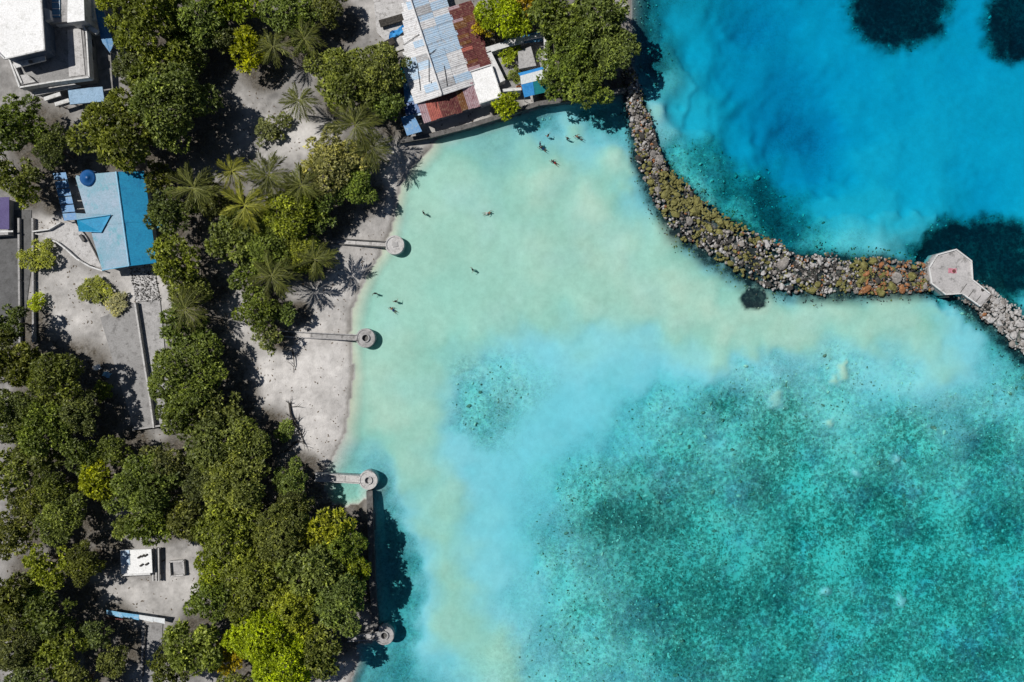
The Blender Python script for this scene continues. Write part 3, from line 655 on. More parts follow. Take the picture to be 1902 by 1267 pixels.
# ------------------------------------------------------------------ palms
def frond_mesh(seed):
    """frond of length 1 along +x, arching down"""
    r = np.random.default_rng(seed); V = []; T = []
    def c(t): return np.array((t*(1-.10*t*t), 0.02*math.sin(t*5+seed), .20*t-.52*t*t))
    k = 22
    for i in range(6):
        a, b = c(i/6), c((i+1)/6); w = .012*(1-i/7)
        V += [a+(0,-w,.004), b+(0,-w*.8,.004), b+(0,w*.8,.004), a+(0,w,.004)]; T.append(.75)
    for i in range(k):
        t = .14+.86*i/k; p = c(t); ln = .25*math.sin(math.pi*min(1, .18+.82*(1-t)**.8))*(.55+.45*math.sin(math.pi*min(t*1.3, 1)))+.06
        for s in (-1, 1):
            a = math.radians(52-18*t)+r.normal(0, .08); L = ln*r.uniform(.85, 1.15)
            d = np.array((math.cos(a), s*math.sin(a), -.42+r.normal(0, .12))); d /= np.linalg.norm(d)
            wv = np.array((.042, 0, .004))
            e = p+d*L
            V += [p-wv*.5, p+d*L*.5-wv*.55+(0,0,.012), e, p+d*L*.5+wv*.55+(0,0,.012)] if s > 0 else [p-wv*.5, p+d*L*.5+wv*.55+(0,0,.012), e, p+d*L*.5-wv*.55+(0,0,.012)]
            T.append(np.clip(r.normal(.55, .17), 0, 1))
    return mesh_quads('frond', np.array(V), np.array(T), M['leaf'])
FROND = [frond_mesh(400+i) for i in range(4)]
def palm_trunk(seed):
    r = random.Random(seed); b = MB(); n = 9; ang = r.uniform(0, 6.28); le = r.uniform(.06, .2)
    pts = [(-(1-i/n)**1.8*le*math.cos(ang), -(1-i/n)**1.8*le*math.sin(ang), -.04+1.04*i/n) for i in range(n+1)]
    b.tube(pts, [.030]+[.021-.007*i/n+(.0015 if i % 2 else 0) for i in range(n)], 8)
    me = pydata('trunk', b.v, b.f, True); me.materials.append(M['palm_bark']); return me, pts[0]
PT = [palm_trunk(i) for i in range(3)]
for i, (x, y, r, h, lab) in enumerate(PALMS):
    p = W(x, y, h+1.0); rr = r*.1*1.12
    z = max(ground_at(p.x, p.y), .1)
    e = thing('coconut_palm', lab, 'palm', (p.x, p.y, z), 0, 'coconut palms behind the beach')
    t = link('trunk', PT[i % 3][0], None, e); t.scale = (h, h, h)
    nf = random.randint(17, 21); tc = (.115,.130,.034) if 'yellow' not in lab else (.22,.23,.035)
    for k in range(nf):
        f = link('frond', FROND[(k+i) % 4], None, e); f.location = (0, 0, h-.05)
        lay = k % 3
        f.rotation_euler = (random.uniform(-.2, .2), (-.42, -.12, .22)[lay]+random.uniform(-.12, .12), k*2.399963+random.uniform(-.25, .25))
        s = rr*random.uniform(.86, 1.1)*(.9 if lay == 0 else 1.0); f.scale = (s, s, s)
        v = random.uniform(.75, 1.3); f.color = (tc[0]*v, tc[1]*v, tc[2]*v, 1)
    cb = MB()
    for k in range(5):
        a = k*1.257+i; cb.lathe((.22*math.cos(a), .22*math.sin(a), h-.42), [(.03, 0), (.11, .05), (.13, .13), (.09, .22), (.02, .26)], 8)
    cb.build('coconut_cluster', M['rock_olive'], e, True)


# ------------------------------------------------------------------ rock breakwater
def rock_mesh(seed, sub=2):
    bm = bmesh.new(); bmesh.ops.create_icosphere(bm, subdivisions=sub, radius=1.0)
    r = random.Random(seed); off = Vector((r.uniform(-50, 50), r.uniform(-50, 50), 0)); sc = (r.uniform(.85, 1.25), r.uniform(.6, .95), r.uniform(.5, .8))
    cuts = [(Vector((r.gauss(0, 1), r.gauss(0, 1), r.gauss(0, 1))).normalized(), r.uniform(.55, .85)) for _ in range(6)]
    for v in bm.verts:
        p = v.co.copy(); p *= 1+.28*mnoise.noise(p*1.3+off)
        for n, d in cuts:
            e = p.dot(n)-d
            if e > 0: p -= n*e*.9
        v.co = Vector((p.x*sc[0], p.y*sc[1], p.z*sc[2]))
    me = bpy.data.meshes.new('rock'); bm.to_mesh(me); bm.free(); return me
ROCKS = {}
for k in ('rock_grey', 'rock_pale', 'rock_dark', 'rock_olive', 'rock_rust'):
    ROCKS[k] = []
    for i in range(4):
        me = rock_mesh(hash_seed := (sum(map(ord, k))*7+i)); me.materials.append(M[k]); ROCKS[k].append(me)
cum = [0]
for a, b in zip(BW[:-1], BW[1:]): cum.append(cum[-1]+math.hypot(b[0]-a[0], b[1]-a[1]))
def bw_at(s):
    for i in range(len(BW)-1):
        if s <= cum[i+1] or i == len(BW)-2:
            t = (s-cum[i])/(cum[i+1]-cum[i]); a, b = BW[i], BW[i+1]
            d = Vector((b[0]-a[0], b[1]-a[1])).normalized()
            return a[0]+(b[0]-a[0])*t, a[1]+(b[1]-a[1])*t, a[2]+(b[2]-a[2])*t, Vector((-d.y, d.x))
def rock_kind(px, py):
    o = float(fbm(np.array([px/38.]), np.array([py/38.]), 510)[0]); u = random.random()
    if px > 1835: return 'rock_pale' if u < .75 else 'rock_grey'
    olive = 0.0
    if 1225 < px < 1420: olive = .55
    elif 1550 < px < 1735: olive = .42
    elif px < 1225: olive = .25
    elif px < 1550: olive = .2
    if 1600 < px < 1735 and u < .24: return 'rock_rust'
    if random.random() < olive*(1.9 if o > .52 else .35): return 'rock_olive'
    if u > .95: return 'rock_rust'
    if 1400 < px < 1560 and u < .36: return 'rock_pale'
    return 'rock_pale' if u < .16 else 'rock_grey' if u < .62 else 'rock_dark'
bwt = thing('rock_breakwater', 'long curved breakwater of piled grey, olive and rust boulders around the lagoon', 'breakwater', W(1400, 480, 0))
BWO = bwt.location.copy()
placed = []; tries = 0; S1 = cum[15]+40
cell = {}
def free(x, y, r):
    gx, gy = int(x//3), int(y//3)
    for i in (-1, 0, 1):
        for j in (-1, 0, 1):
            for (a, b, c) in cell.get((gx+i, gy+j), ()):
                if (a-x)**2+(b-y)**2 < ((c+r)*.8)**2: return False
    cell.setdefault((gx, gy), []).append((x, y, r)); return True
PLAT = Vector(W(1770, 510, 0)[:2])
while len(placed) < 300 and tries < 30000:
    tries += 1
    s = random.uniform(0, S1); cx_, cy_, w_, nn = bw_at(s); o = random.uniform(-.5, .5); w_ *= .82+.5*float(fbm(np.array([s/24.]), np.array([3.+(o > 0)]), 520, 2)[0])
    px, py = cx_+nn.x*o*w_, cy_+nn.y*o*w_
    p = W(px, py, .6); r = random.choice((.36, .42, .5, .6, .75, 1.0))*random.uniform(.85, 1.15)
    if (p.xy-PLAT).length < 4.6: continue
    if not free(p.x, p.y, r): continue
    placed.append((px, py, p.x, p.y, r, o))
for px, py, x, y, r, o in placed:
    me = random.choice(ROCKS[rock_kind(px, py)]); ob = link('rock', me, None, bwt)
    ob.location = Vector((x, y, .25+.75*(1-(2*abs(o))**2)*random.uniform(.4, 1.0)-.1))-BWO
    ob.rotation_euler = (random.uniform(-.5, .5), random.uniform(-.5, .5), random.uniform(0, 6.28)); ob.scale = (r, r, r)
def scatter_rocks(name, n, spread, rlo, rhi, mats, parent, zf, seed, skip=True, smin=0, smax=None):
    """many small stones joined into one mesh"""
    rr = random.Random(seed); base = [rock_mesh(900+i, 1) for i in range(4)]; V = []; F = []; MI = []; off = 0
    bv = [np.array([v.co[:] for v in m.vertices]) for m in base]; bf = [np.array([p.vertices[:] for p in m.polygons]) for m in base]
    for _ in range(n):
        s = rr.uniform(smin, smax or S1); cx_, cy_, w_, nn = bw_at(s); o = rr.uniform(-.5, .5)*spread; w_ *= .82+.5*float(fbm(np.array([s/24.]), np.array([3.+(o > 0)]), 520, 2)[0])
        px, py = cx_+nn.x*o*w_, cy_+nn.y*o*w_
        p = W(px, py, 0); 
        if skip and (p.xy-PLAT).length < 4.4: continue
        r = rr.uniform(rlo, rhi); q = rr.randrange(4)
        R = np.array(Matrix.Rotation(rr.uniform(0, 6.28), 3, 'Z') @ Matrix.Rotation(rr.uniform(0, 6.28), 3, 'X'))
        V.append((bv[q]*r) @ R.T+np.array((p.x, p.y, zf(px, py, o))) - np.array(parent.location if parent else (0, 0, 0))); F.append(bf[q]+off); off += len(bv[q])
        kd = rock_kind(px, py); MI.append(np.full(len(bf[q]), mats.index(kd) if kd in mats else 0))
    me = pydata(name, np.vstack(V), np.vstack(F).tolist())
    for k in mats: me.materials.append(M[k])
    me.polygons.foreach_set('material_index', np.concatenate(MI)); 
    ob = link(name, me, None, parent); ob['kind'] = 'stuff'; return ob
MATS5 = ['rock_grey', 'rock_pale', 'rock_dark', 'rock_olive', 'rock_rust']
scatter_rocks('rubble', 4200, 1.1, .16, .42, MATS5, bwt, lambda px, py, o: .12+.5*max(0, 1-(2*abs(o))**2)+random.uniform(-.1, .15), 5)
cr = scatter_rocks('sunken_rocks', 2600, 1.75, .07, .24, ['rock_dark', 'rock_grey', 'rock_olive'], None, lambda px, py, o: seabed_z(px, py)+.05, 6, False)

# coral lumps on the reef bed
def coral_field():
    rr = np.random.default_rng(71); base = [rock_mesh(950+i, 1) for i in range(3)]
    bv = [np.array([v.co[:] for v in m.vertices]) for m in base]; bf = [np.array([p.vertices[:] for p in m.polygons]) for m in base]
    V = []; F = []; off = 0; k = 0
    gx, gy = len(GX), len(GY)
    while k < 6500:
        px, py = rr.uniform(820, 1990), rr.uniform(-60, 1330)
        i = int(np.argmin(np.abs(GX-(px-951)*.1))); j = int(np.argmin(np.abs(GY-(633.5-py)*.1))); q = j*gx+i
        if not sea[q] or rr.random() > reef[q]**1.5+dark[q]*.6 or rise[q] > 0 or reef[q] < .3 or dark[q] > .55: continue
        k += 1; r = rr.uniform(.10, .26)*(1.0 if rr.random() < .95 else 2.2); b = rr.integers(3); a = rr.uniform(0, 6.28); c, s_ = math.cos(a), math.sin(a)
        P = bv[b]*r; P = np.column_stack([P[:, 0]*c-P[:, 1]*s_, P[:, 0]*s_+P[:, 1]*c, P[:, 2]])
        z = min(float(zz[q])+r*.2, -.15-r*.8)
        V.append(P+np.array(((px-951)*.1, (633.5-py)*.1, z))); F.append(bf[b]+off); off += len(P)
    me = pydata('coral_reef', np.vstack(V), np.vstack(F).tolist()); me.materials.append(M['coral']); me.materials.append(M['coral_pale']); me.polygons.foreach_set('material_index', [1 if (i//80) % 5 < 2 else 0 for i in range(len(me.polygons))]); ob = link('coral_reef', me); ob['kind'] = 'stuff'
    tag(ob, 'coral lumps scattered over the drowned reef', 'coral')
M['coral'] = weathered('coral', (0.24,0.27,0.20), (0.13,0.15,0.11), (0.46,0.48,0.38), 0.5, 0.95, 0.1, 3)
M['coral_pale'] = weathered('coral_pale', (0.62,0.63,0.52), (0.5,0.53,0.42), None, 0.5, 0.95, 0.1, 3)
coral_field()
tag(cr, 'sunken stones along the foot of the breakwater', 'rocks')

# ------------------------------------------------------------------ octagonal platform on the breakwater
pl = thing('viewing_platform', 'octagonal concrete platform with a tapering ramp on the rock breakwater', 'platform', W(1768, 508, 0))
def rel(mb, e):
    o = Vector(e.location); mb.v = [Vector(v)-o for v in mb.v]; return mb
OCT = [(1725,497),(1741,472),(1777,462),(1806,484),(1808,520),(1841,546),(1822,570),(1788,546),(1757,548),(1730,527)]
rel(MB().pp(OCT, -1.6, 1.25), pl).build('deck', M['deck'], pl)
for a, b in zip(OCT, OCT[1:]+OCT[:1]):
    if a == (1841,546): continue
    ca = Vector((1770, 510)); A = Vector(a)+(ca-Vector(a))*.03; B = Vector(b)+(ca-Vector(b))*.03
    rel(MB().wallpx(A, B, .22, 1.25, 1.52), pl).build('edge_kerb', M['white_wall'], pl)
for px, py in ((1757,548),(1730,527),(1788,546),(1822,570)):
    p = W(px, py+2, 0); rel(MB().box((p.x, p.y, -.6), (.5, .5, 2.2)), pl).build('pile', M['concrete_dark'], pl)
for k in range(3):
    pts = [(1796+k*13, 527+k*11), (1783+k*13, 545+k*10)]
    rel(MB().wallpx(pts[0], pts[1], .12, 1.25, 1.27), pl).build('expansion_joint', M['concrete_dark'], pl)
p = W(1769, 503, 1.3)
t = thing('beach_towel', 'pink towel lying on the octagonal platform', 'towel', (p.x, p.y, 1.256))
v = []; f = []
for j in range(5):
    for i in range(8): v.append((-.75+1.5*i/7, -.45+.9*j/4+.05*math.sin(i), .04+.03*math.sin(i*1.9)+.02*math.cos(j*2.2)))
for j in range(4):
    for i in range(7): a = j*8+i; f.append((a, a+1, a+9, a+8))
link('cloth', pydata('cloth', v, f, True), M['pink'], t)
MB().lathe((.25, -.05, .05), [(.3, 0), (.32, .08), (.22, .2), (.05, .24)], 12).build('folded_bundle', M['sheet_rust'], t, True)

# ------------------------------------------------------------------ jetties with round heads
def jetty(label, a, b, r, style, mat, top=1.05, width=1.15):
    A = W(*a, top); B = W(*b, top); d = (B-A).xy.normalized(); n = Vector((-d.y, d.x)); rz = math.atan2(d.y, d.x)
    e = thing('round_headed_jetty', label, 'jetty', (B.x, B.y, 0), rz, 'round-headed jetties along the beach')
    L = (B-A).xy.length-r*.9
    MB().box((-r*.9-L/2, 0, top/2-.55), (L, width, top+.7)).build('walkway', mat, e)
    for s in (-1, 1):
        MB().box((-r*.9-L/2, s*(width/2-.09), top+.02), (L*.995, .18, .5)).build('kerb', M['concrete_dark'] if style == 'plain' else mat, e)
    k = int(L/2.6)
    for i in range(1, k):
        MB().box((-r*.9-L*i/k, 0, top-.185), (.06, width-.4, .02)).build('slab_joint', M['concrete_dark'], e)
    if style == 'plain':
        MB().lathe((0,0,0), [(r*1.03, -2), (r*1.03, top-.1), (r, top), (r, top+.16), (r*.84, top+.16), (r*.83, top+.02), (.02, top+.02)], 40).build('head', mat, e)
        MB().box((.1, .05, top+.06), (1.0, .9, .07), .3).build('hatch', M['concrete'], e)
    else:
        MB().lathe((0,0,0), [(r*1.03, -2), (r*1.03, top-.1), (r, top), (r, top+.14), (r*.86, top+.14), (r*.85, top+.03), (r*.46, top+.03), (r*.45, top+.3), (r*.34, top+.3), (r*.33, top-.35), (.02, top-.35)], 40).build('head', mat, e)
        MB().lathe((0,0,0), [(r*.31, top-.34), (r*.31, top-.3), (.02, top-.3)], 20).build('well_bottom', M['concrete_dark'] if style == 'well' else M['concrete'], e)
    return e
jetty('round-headed concrete jetty with a hatch on its head, uppermost of the four', (604,447), (733,455), 1.75, 'plain', M['concrete_pale'])
jetty('round-headed concrete jetty with a dark well, second from the top', (522,620), (679,628), 1.75, 'well', M['concrete'])
jetty('pale round-headed jetty joined to the dark seawall, third from the top', (585,886), (684,892), 1.72, 'ring', M['concrete_pale'], 1.1, 1.5)
jetty('shadowed round-headed jetty at the lower end of the dark seawall', (645,1186), (714,1180), 1.75, 'well', M['concrete'], 1.0)

# ------------------------------------------------------------------ seawalls
def seawall(label, pts, t, top, mat):
    c = W(*pts[len(pts)//2], 0); e = thing('seawall', label, 'seawall', (c.x, c.y, 0))
    for a, b in zip(pts[:-1], pts[1:]):
        rel(MB().wallpx(a, b, t, -2.2, top), e).build('wall_section', mat, e)
        rel(MB().wallpx(a, b, t+.24, top+.003, top+.16), e).build('coping', mat, e)
        p = W(*b, top); rel(MB().lathe((p.x, p.y, 0), [(t*.62, -2.2), (t*.62, top-.01), (.01, top-.01)], 12), e).build('joint_post', mat, e)
    return e
seawall('dark seawall in tree shade between the two lower jetties', [(686,912),(689,1000),(692,1090),(698,1168)], .9, 1.15, M['concrete_dark'])  # tree shade is put into this wall's dark concrete colour
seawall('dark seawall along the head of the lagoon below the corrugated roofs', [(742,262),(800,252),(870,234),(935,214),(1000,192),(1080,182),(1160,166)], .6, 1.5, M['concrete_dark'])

# ------------------------------------------------------------------ white building, top left
GZ = 1.15
wbld = thing('white_building', 'white multi-storey building with flat roofs and a walled terrace', 'building', W(85, 70, 0))
def part(mb, name, mat, parent, e): 
    return rel(mb, e).build(name, mat, parent)
part(MB().pp([(-30,-40),(70,-40),(79,90),(9,106),(-30,60)], GZ-.6, 8.2), 'main_block', M['wall_shaded'], wbld, wbld)
rf = part(MB().pp([(-34,-44),(73,-44),(83,93),(8,110),(-34,66)], 8.203, 8.5), 'roof', M['white_roof'], wbld, wbld)
for k in range(5):
    part(MB().wallpx((71.6+k*1.86, -30+k*25), (73.2+k*1.86, -8+k*25), .12, 4.9, 7.8), 'added_shade_panel', M['glass_blue'], wbld, wbld)  # blue panels added to darken the shaded right-hand wall
for a, b in (((-34,66),(8,109)),((8,109),(82,92)),((82,92),(73,-40))):
    part(MB().wallpx(a, b, .25, 8.503, 8.75), 'roof_rim', M['white_wall'], wbld, wbld)
part(MB().pp([(128,-40),(153,-40),(155,36),(127,40)], GZ-.6, 7.4), 'stair_tower', M['white_wall'], wbld, wbld)
part(MB().pp([(126,-44),(154,-44),(157,38),(125,42)], 7.403, 7.65), 'roof', M['white_roof'], wbld, wbld)
part(MB().pp([(77,-40),(126,-40),(126,40),(80,44)], GZ-.6, 6.2), 'link_block', M['concrete'], wbld, wbld)
part(MB().pp([(96,-30),(111,-30),(111,32),(97,32)], 6.203, 6.4), 'skylight', M['glass_blue'], wbld, wbld)
for k in range(5):
    part(MB().wallpx((97,-20+k*12), (111,-20+k*12), .1, 6.4, 6.46), 'glazing_bar', M['white_wall'], wbld, wbld)
part(MB().pp([(77,12),(92,18),(94,36),(80,40)], 6.203, 7.0), 'roof_hatch', M['white_wall'], wbld, wbld)
part(MB().pp([(18,112),(80,98),(84,47),(154,41),(164,142),(37,161)], GZ-.6, 4.6), 'terrace', M['paving'], wbld, wbld)
part(MB().pp([(125,56),(150,53),(158,139),(128,143)], 4.603, 4.72), 'paved_floor', M['concrete_pale'], wbld, wbld)
for a, b in (((17,110),(36,162)),((36,162),(96,152)),((96,152),(165,143)),((165,143),(160,60)),((160,60),(151,42)),((104,46),(151,40)),((24,118),(40,154))):
    part(MB().wallpx(a, b, .28, 4.2, 5.5), 'parapet', M['white_wall'], wbld, wbld)
part(MB().pp([(22,112),(82,98),(84,112),(30,126)], 5.6, 5.9), 'canopy', M['white_wall'], wbld, wbld)
part(MB().pp([(52,112),(57,111),(58,116),(53,117)], 5.903, 6.3), 'vent', M['concrete_dark'], wbld, wbld)
part(MB().pp([(34,140),(50,138),(66,152),(40,157)], 4.603, 5.3), 'planter', M['concrete_pale'], wbld, wbld)
part(MB().wallpx((152,42), (180,60), .8, 4.3, 4.8), 'beam', M['white_wall'], wbld, wbld)
part(MB().pp([(164,-30),(171,-30),(176,36),(170,38)], GZ-.6, 4.9), 'side_wall', M['white_wall'], wbld, wbld)
for k in range(3):  # window openings in the wall that faces the camera's centre
    for z in (1.9, 3.2):
        a = Vector((163.2-.3*k, 70+k*24)); b = a+Vector((1.2, 13))
        w = part(MB().wallpx(a+Vector((3.5,0)), b+Vector((3.5,0)), .1, z, z+.95), 'window', M['dark_glass'], wbld, wbld)
        part(MB().wallpx(a+Vector((4.2,-1)), b+Vector((4.2,1)), .2, z-.16, z-.02), 'sill', M['white_wall'], w, wbld)
        
aw = thing('blue_awning', 'long slanting blue awning at the right side of the white building', 'awning', W(193, 60, 0))
pts = [W(176,14,4.6), W(190,12,4.4), W(211,82,3.2), W(204,98,3.0), W(188,76,3.4)]
part(MB().slab(pts, .06), 'canopy', M['sheet_blue'], aw, aw)
for x, y in ((179,18),(189,16),(207,84),(202,94)):
    p = W(x, y, 3.4); part(MB().tube([(p.x, p.y, GZ-.4), (p.x, p.y, 3.2)], [.05, .05], 6), 'post', M['white_wall'], aw, aw)
lc = thing('entrance_canopy', 'grey stepped entrance canopy with projecting white beams below the white building', 'canopy', W(110, 170, 0))
part(MB().pp([(58,172),(68,160),(124,151),(150,160),(98,171),(63,178)], 3.2, 3.5), 'slab', M['concrete_pale'], lc, lc)
for a, b in (((62,176),(96,166)),((82,184),(112,174)),((102,194),(128,186))):
    part(MB().wallpx(a, b, .7, 3.0, 3.3), 'beam', M['white_wall'], lc, lc)
for x, y in ((70,172),(120,156),(100,172),(106,193),(126,187)):
    p = W(x, y, 3.2); part(MB().tube([(p.x, p.y, GZ-.6), (p.x, p.y, 3.2)], [.11, .11], 8), 'column', M['white_wall'], lc, lc)
pt = thing('porch_roof', 'pale blue flat porch roof below the white building', 'porch', W(150, 178, 0))
part(MB().pp([(126,166),(190,161),(194,188),(130,194)], 3.0, 3.3), 'roof_slab', M['tile_blue'], pt, pt)
for x, y in ((130,170),(186,165),(189,186),(134,191)):
    p = W(x, y, 3.0); part(MB().tube([(p.x, p.y, GZ-.6), (p.x, p.y, 3.0)], [.12, .12], 8), 'column', M['white_wall'], pt, pt)

# ------------------------------------------------------------------ corrugated-roof shed complex, top centre
def SB(a, b): return (790+.95*a-.31*b, 228-.31*a-.95*b)
def sheet(name, a0, a1, b0, b1, zf, mat, parent, e, along='b', waves=8, lift=0.0):
    """one corrugated sheet; ribs run along b or along a"""
    v = []; f = []; n = waves*2
    for i in range(n+1):
        t = i/n; up = .03*(1 if i % 2 else -1)
        for q in (0, 1):
            a, b = (a0+(a1-a0)*t, (b0, b1)[q]) if along == 'b' else ((a0, a1)[q], b0+(b1-b0)*t)
            z = zf(a, b)+up+lift; v.append(W(*SB(a, b), z)-Vector(e.location))
    for i in range(n): f.append((2*i, 2*i+2, 2*i+3, 2*i+1))
    k = len(v); v += [p-Vector((0, 0, .03)) for p in v]; f += [tuple(reversed([k+q for q in p])) for p in f]
    for i in range(n):
        f.append((2*i, k+2*i, k+2*i+2, 2*i+2)); f.append((2*i+1, 2*i+3, k+2*i+3, k+2*i+1))
    f.append((0, 1, k+1, k)); f.append((2*n, k+2*n, k+2*n+1, 2*n+1))
    return link(name, pydata(name, v, f), mat, parent)
shed = thing('corrugated_shed', 'large shed roofed with patchwork white, pale blue and rusty corrugated sheets', 'shed', W(810, 110, 0))
RS = random.Random(3)
def zmain(a, b): return 5.3-1.35*abs(a-45)/58
def zannex(a, b): return 3.9-.9*(a-106)/44
def zlow(a, b): return 4.25-1.15*(42-b)/44-.006*abs(a-45)
part(MB().pp([SB(2,46),SB(100,46),SB(100,236),SB(42,236),SB(4,105)], GZ-.7, 3.7), 'wall_block', M['concrete'], shed, shed)
b = 40.0; row = 0
while b < 238:
    st = RS.uniform(11, 17); b1 = min(b+st, 240)
    aL = -8+max(0, b-95)*.3; am = (aL+46)/2; la = [(aL, am+1), (am-1, 46)]; ra = [(44, 76), (74, 109)]
    for (a0, a1) in la+ra:
        u = RS.random()
        if a0 >= 44: mt = 'sheet_pale_blue' if u < .6 else 'sheet_grey' if u < .7 else 'sheet_white'
        else: mt = 'sheet_white' if u < .72 else 'sheet_grey' if u < .82 else 'sheet_pale_blue'
        sheet('roof_sheet', a0, a1, b-1.2+RS.uniform(-.6, .6), b1, zmain, M[mt], shed, shed, 'a', 4, lift=.06*(row % 2)+RS.uniform(0, .04)+(.05 if a0 == 44 or a1 == 46 else 0))
    b = b1; row += 1
b = 66.0
while b < 186:
    b1 = b+6.2; mt = RS.choice(['sheet_rust', 'sheet_rust', 'sheet_rust', 'sheet_brown', 'sheet_brown', 'sheet_pink', 'sheet_salmon'])
    if b < 78: mt = RS.choice(['sheet_rust', 'sheet_pink'])
    j = RS.uniform(-2.5, 2.5)
    sheet('rusty_sheet', 106, 129+j, b-.4, b1, zannex, M[mt], shed, shed, 'a', 2, RS.uniform(.0, .14))
    sheet('rusty_sheet', 127+j, 151+RS.uniform(-2, 3), b-.4, b1, zannex, M[RS.choice(['sheet_rust', 'sheet_brown', 'sheet_rust'])], shed, shed, 'a', 2, RS.uniform(.0, .05)-.03)
    b = b1
part(MB().pp([SB(108,68),SB(147,68),SB(147,182),SB(108,182)], GZ-.7, 2.8), 'annex_wall', M['concrete'], shed, shed)
low = [(-2,'sheet_pink'),(12,'sheet_salmon'),(22,'sheet_salmon'),(34,'sheet_rust'),(48,'sheet_rust'),(60,'sheet_rust'),(72,'sheet_brown'),(84,'sheet_pink'),(95,'sheet_pink'),(107,None)]
for (a0, mt), (a1, _) in zip(low[:-1], low[1:]):
    sheet('rusty_sheet', a0-.5, a1+.5, RS.uniform(-3, 2), 45, zlow, M[mt], shed, shed, 'b', max(3, int((a1-a0)/3)), RS.uniform(0, .07))
part(MB().pp([SB(1,3),SB(104,3),SB(104,44),SB(1,44)], GZ-.7, 2.9), 'lean_to_wall', M['concrete'], shed, shed)
A = W(*SB(45, 40), 5.5); B = W(*SB(45, 238), 5.5)
part(MB().tube([A, B], [.16, .16], 8), 'ridge_cap', M['sheet_white'], shed, shed)
for a0, b0, a1, b1 in ((46,118,62,124),(30,70,46,120),(10,60,20,110),(60,52,66,90),(28,20,34,70),(6,150,40,160)):
    z0, z1 = (zmain(a0, b0) if b0 > 42 else zlow(a0, b0)), (zmain(a1, b1) if b1 > 42 else zlow(a1, b1))
    part(MB().tube([W(*SB(a0,b0), z0+.2), W(*SB((a0+a1)/2,(b0+b1)/2), (z0+z1)/2+.24), W(*SB(a1,b1), z1+.2)], [.05]*3, 5), 'roof_batten', M['dark_timber'], shed, shed)
fl = thing('flat_roof_annex', 'white flat-roofed annex at the right corner of the corrugated shed', 'annex', W(895, 155, 0))
part(MB().pp([SB(108,4),SB(149,4),SB(149,64),SB(108,64)], GZ-.7, 3.55), 'block', M['white_wall'], fl, fl)
part(MB().pp([SB(107,2),SB(151,2),SB(151,66),SB(107,66)], 3.553, 3.75), 'roof', M['white_roof'], fl, fl)
for a, b in ((SB(108,3),SB(150,3)),(SB(150,3),SB(150,65)),(SB(108,65),SB(150,65))):
    part(MB().wallpx(a, b, .2, 3.753, 3.98), 'parapet', M['white_wall'], fl, fl)
bs_ = thing('blue_lean_to', 'narrow blue lean-to roof along the left side of the corrugated shed', 'lean-to', W(757, 180, 0))
for (p0, p1, p2, p3), mt in ((((742,112),(760,108),(771,150),(748,155)),'cloth_teal'),(((748,150),(772,147),(776,186),(752,190)),'sheet_blue'),(((750,188),(778,184),(784,208),(754,214)),'tank_blue'),(((744,218),(768,212),(784,244),(756,252)),'sheet_blue'),(((766,190),(786,186),(790,212),(770,216)),'sheet_pale_blue')):
    z = RS.uniform(2.9, 3.4); part(MB().slab([W(*p0, z), W(*p1, z+.4), W(*p2, z+.4), W(*p3, z)], .06), 'roof_sheet', M[mt], bs_, bs_)
for x, y in ((750,150),(752,190),(757,246),(776,240)):
    p = W(x, y, 3.0); part(MB().tube([(p.x, p.y, GZ-.8), (p.x, p.y, 3.0)], [.07, .07], 6), 'post', M['dark_timber'], bs_, bs_)
yd = MB().pp([(690,-30),(782,-30),(770,30),(752,90),(735,96),(700,60)], GZ-.6, GZ+.3).build('concrete_apron', M['concrete_pale']); tag(yd, 'pale concrete apron left of the corrugated shed', 'pavement')
def trestle(label, a, b, w):
    e = thing('timber_trestle', label, 'trestle', W((a[0]+b[0])/2, (a[1]+b[1])/2, GZ))
    d = (Vector(b)-Vector(a)).normalized(); n = Vector((-d.y, d.x))
    for s in (-.5, 0, .5):
        part(MB().wallpx(Vector(a)+n*w*s, Vector(b)+n*w*s, .42, 2.0, 2.25), 'beam', M['dark_timber'], e, e)
    for t in (.05, .5, .95):
        q = Vector(a)+(Vector(b)-Vector(a))*t
        part(MB().wallpx(q-n*w*.62, q+n*w*.62, .2, 1.78, 1.99), 'cross_beam', M['dark_timber'], e, e)
        for s in (-.5, .5):
            p = W(*(q+n*w*s), 1.8); part(MB().tube([(p.x, p.y, GZ), (p.x, p.y, 1.8)], [.09, .09], 6), 'leg', M['dark_timber'], e, e)
trestle('long dark timber trestle beside the corrugated shed, upper one', (705,44), (750,31), 9)
trestle('short dark timber trestle beside the corrugated shed, lower one', (702,90), (732,74), 8)
tp = thing('blue_tarpaulin', 'crumpled blue tarpaulin next to the upper timber trestle', 'tarpaulin', W(745, 50, GZ+.4))
v = []; f = []
for j in range(6):
    for i in range(9):
        q = W(724+i*4.6-j*.6, 60-i*2.6+j*3.0, GZ+.9); v.append(Vector((q.x, q.y, GZ+.75+.25*math.sin(i*1.7+j)+.2*math.cos(j*2.3+i)))-tp.location)
for j in range(5):
    for i in range(8): a = j*9+i; f.append((a, a+1, a+10, a+9))
link('cloth', pydata('cloth', v, f, True), M['cloth_blue'], tp)

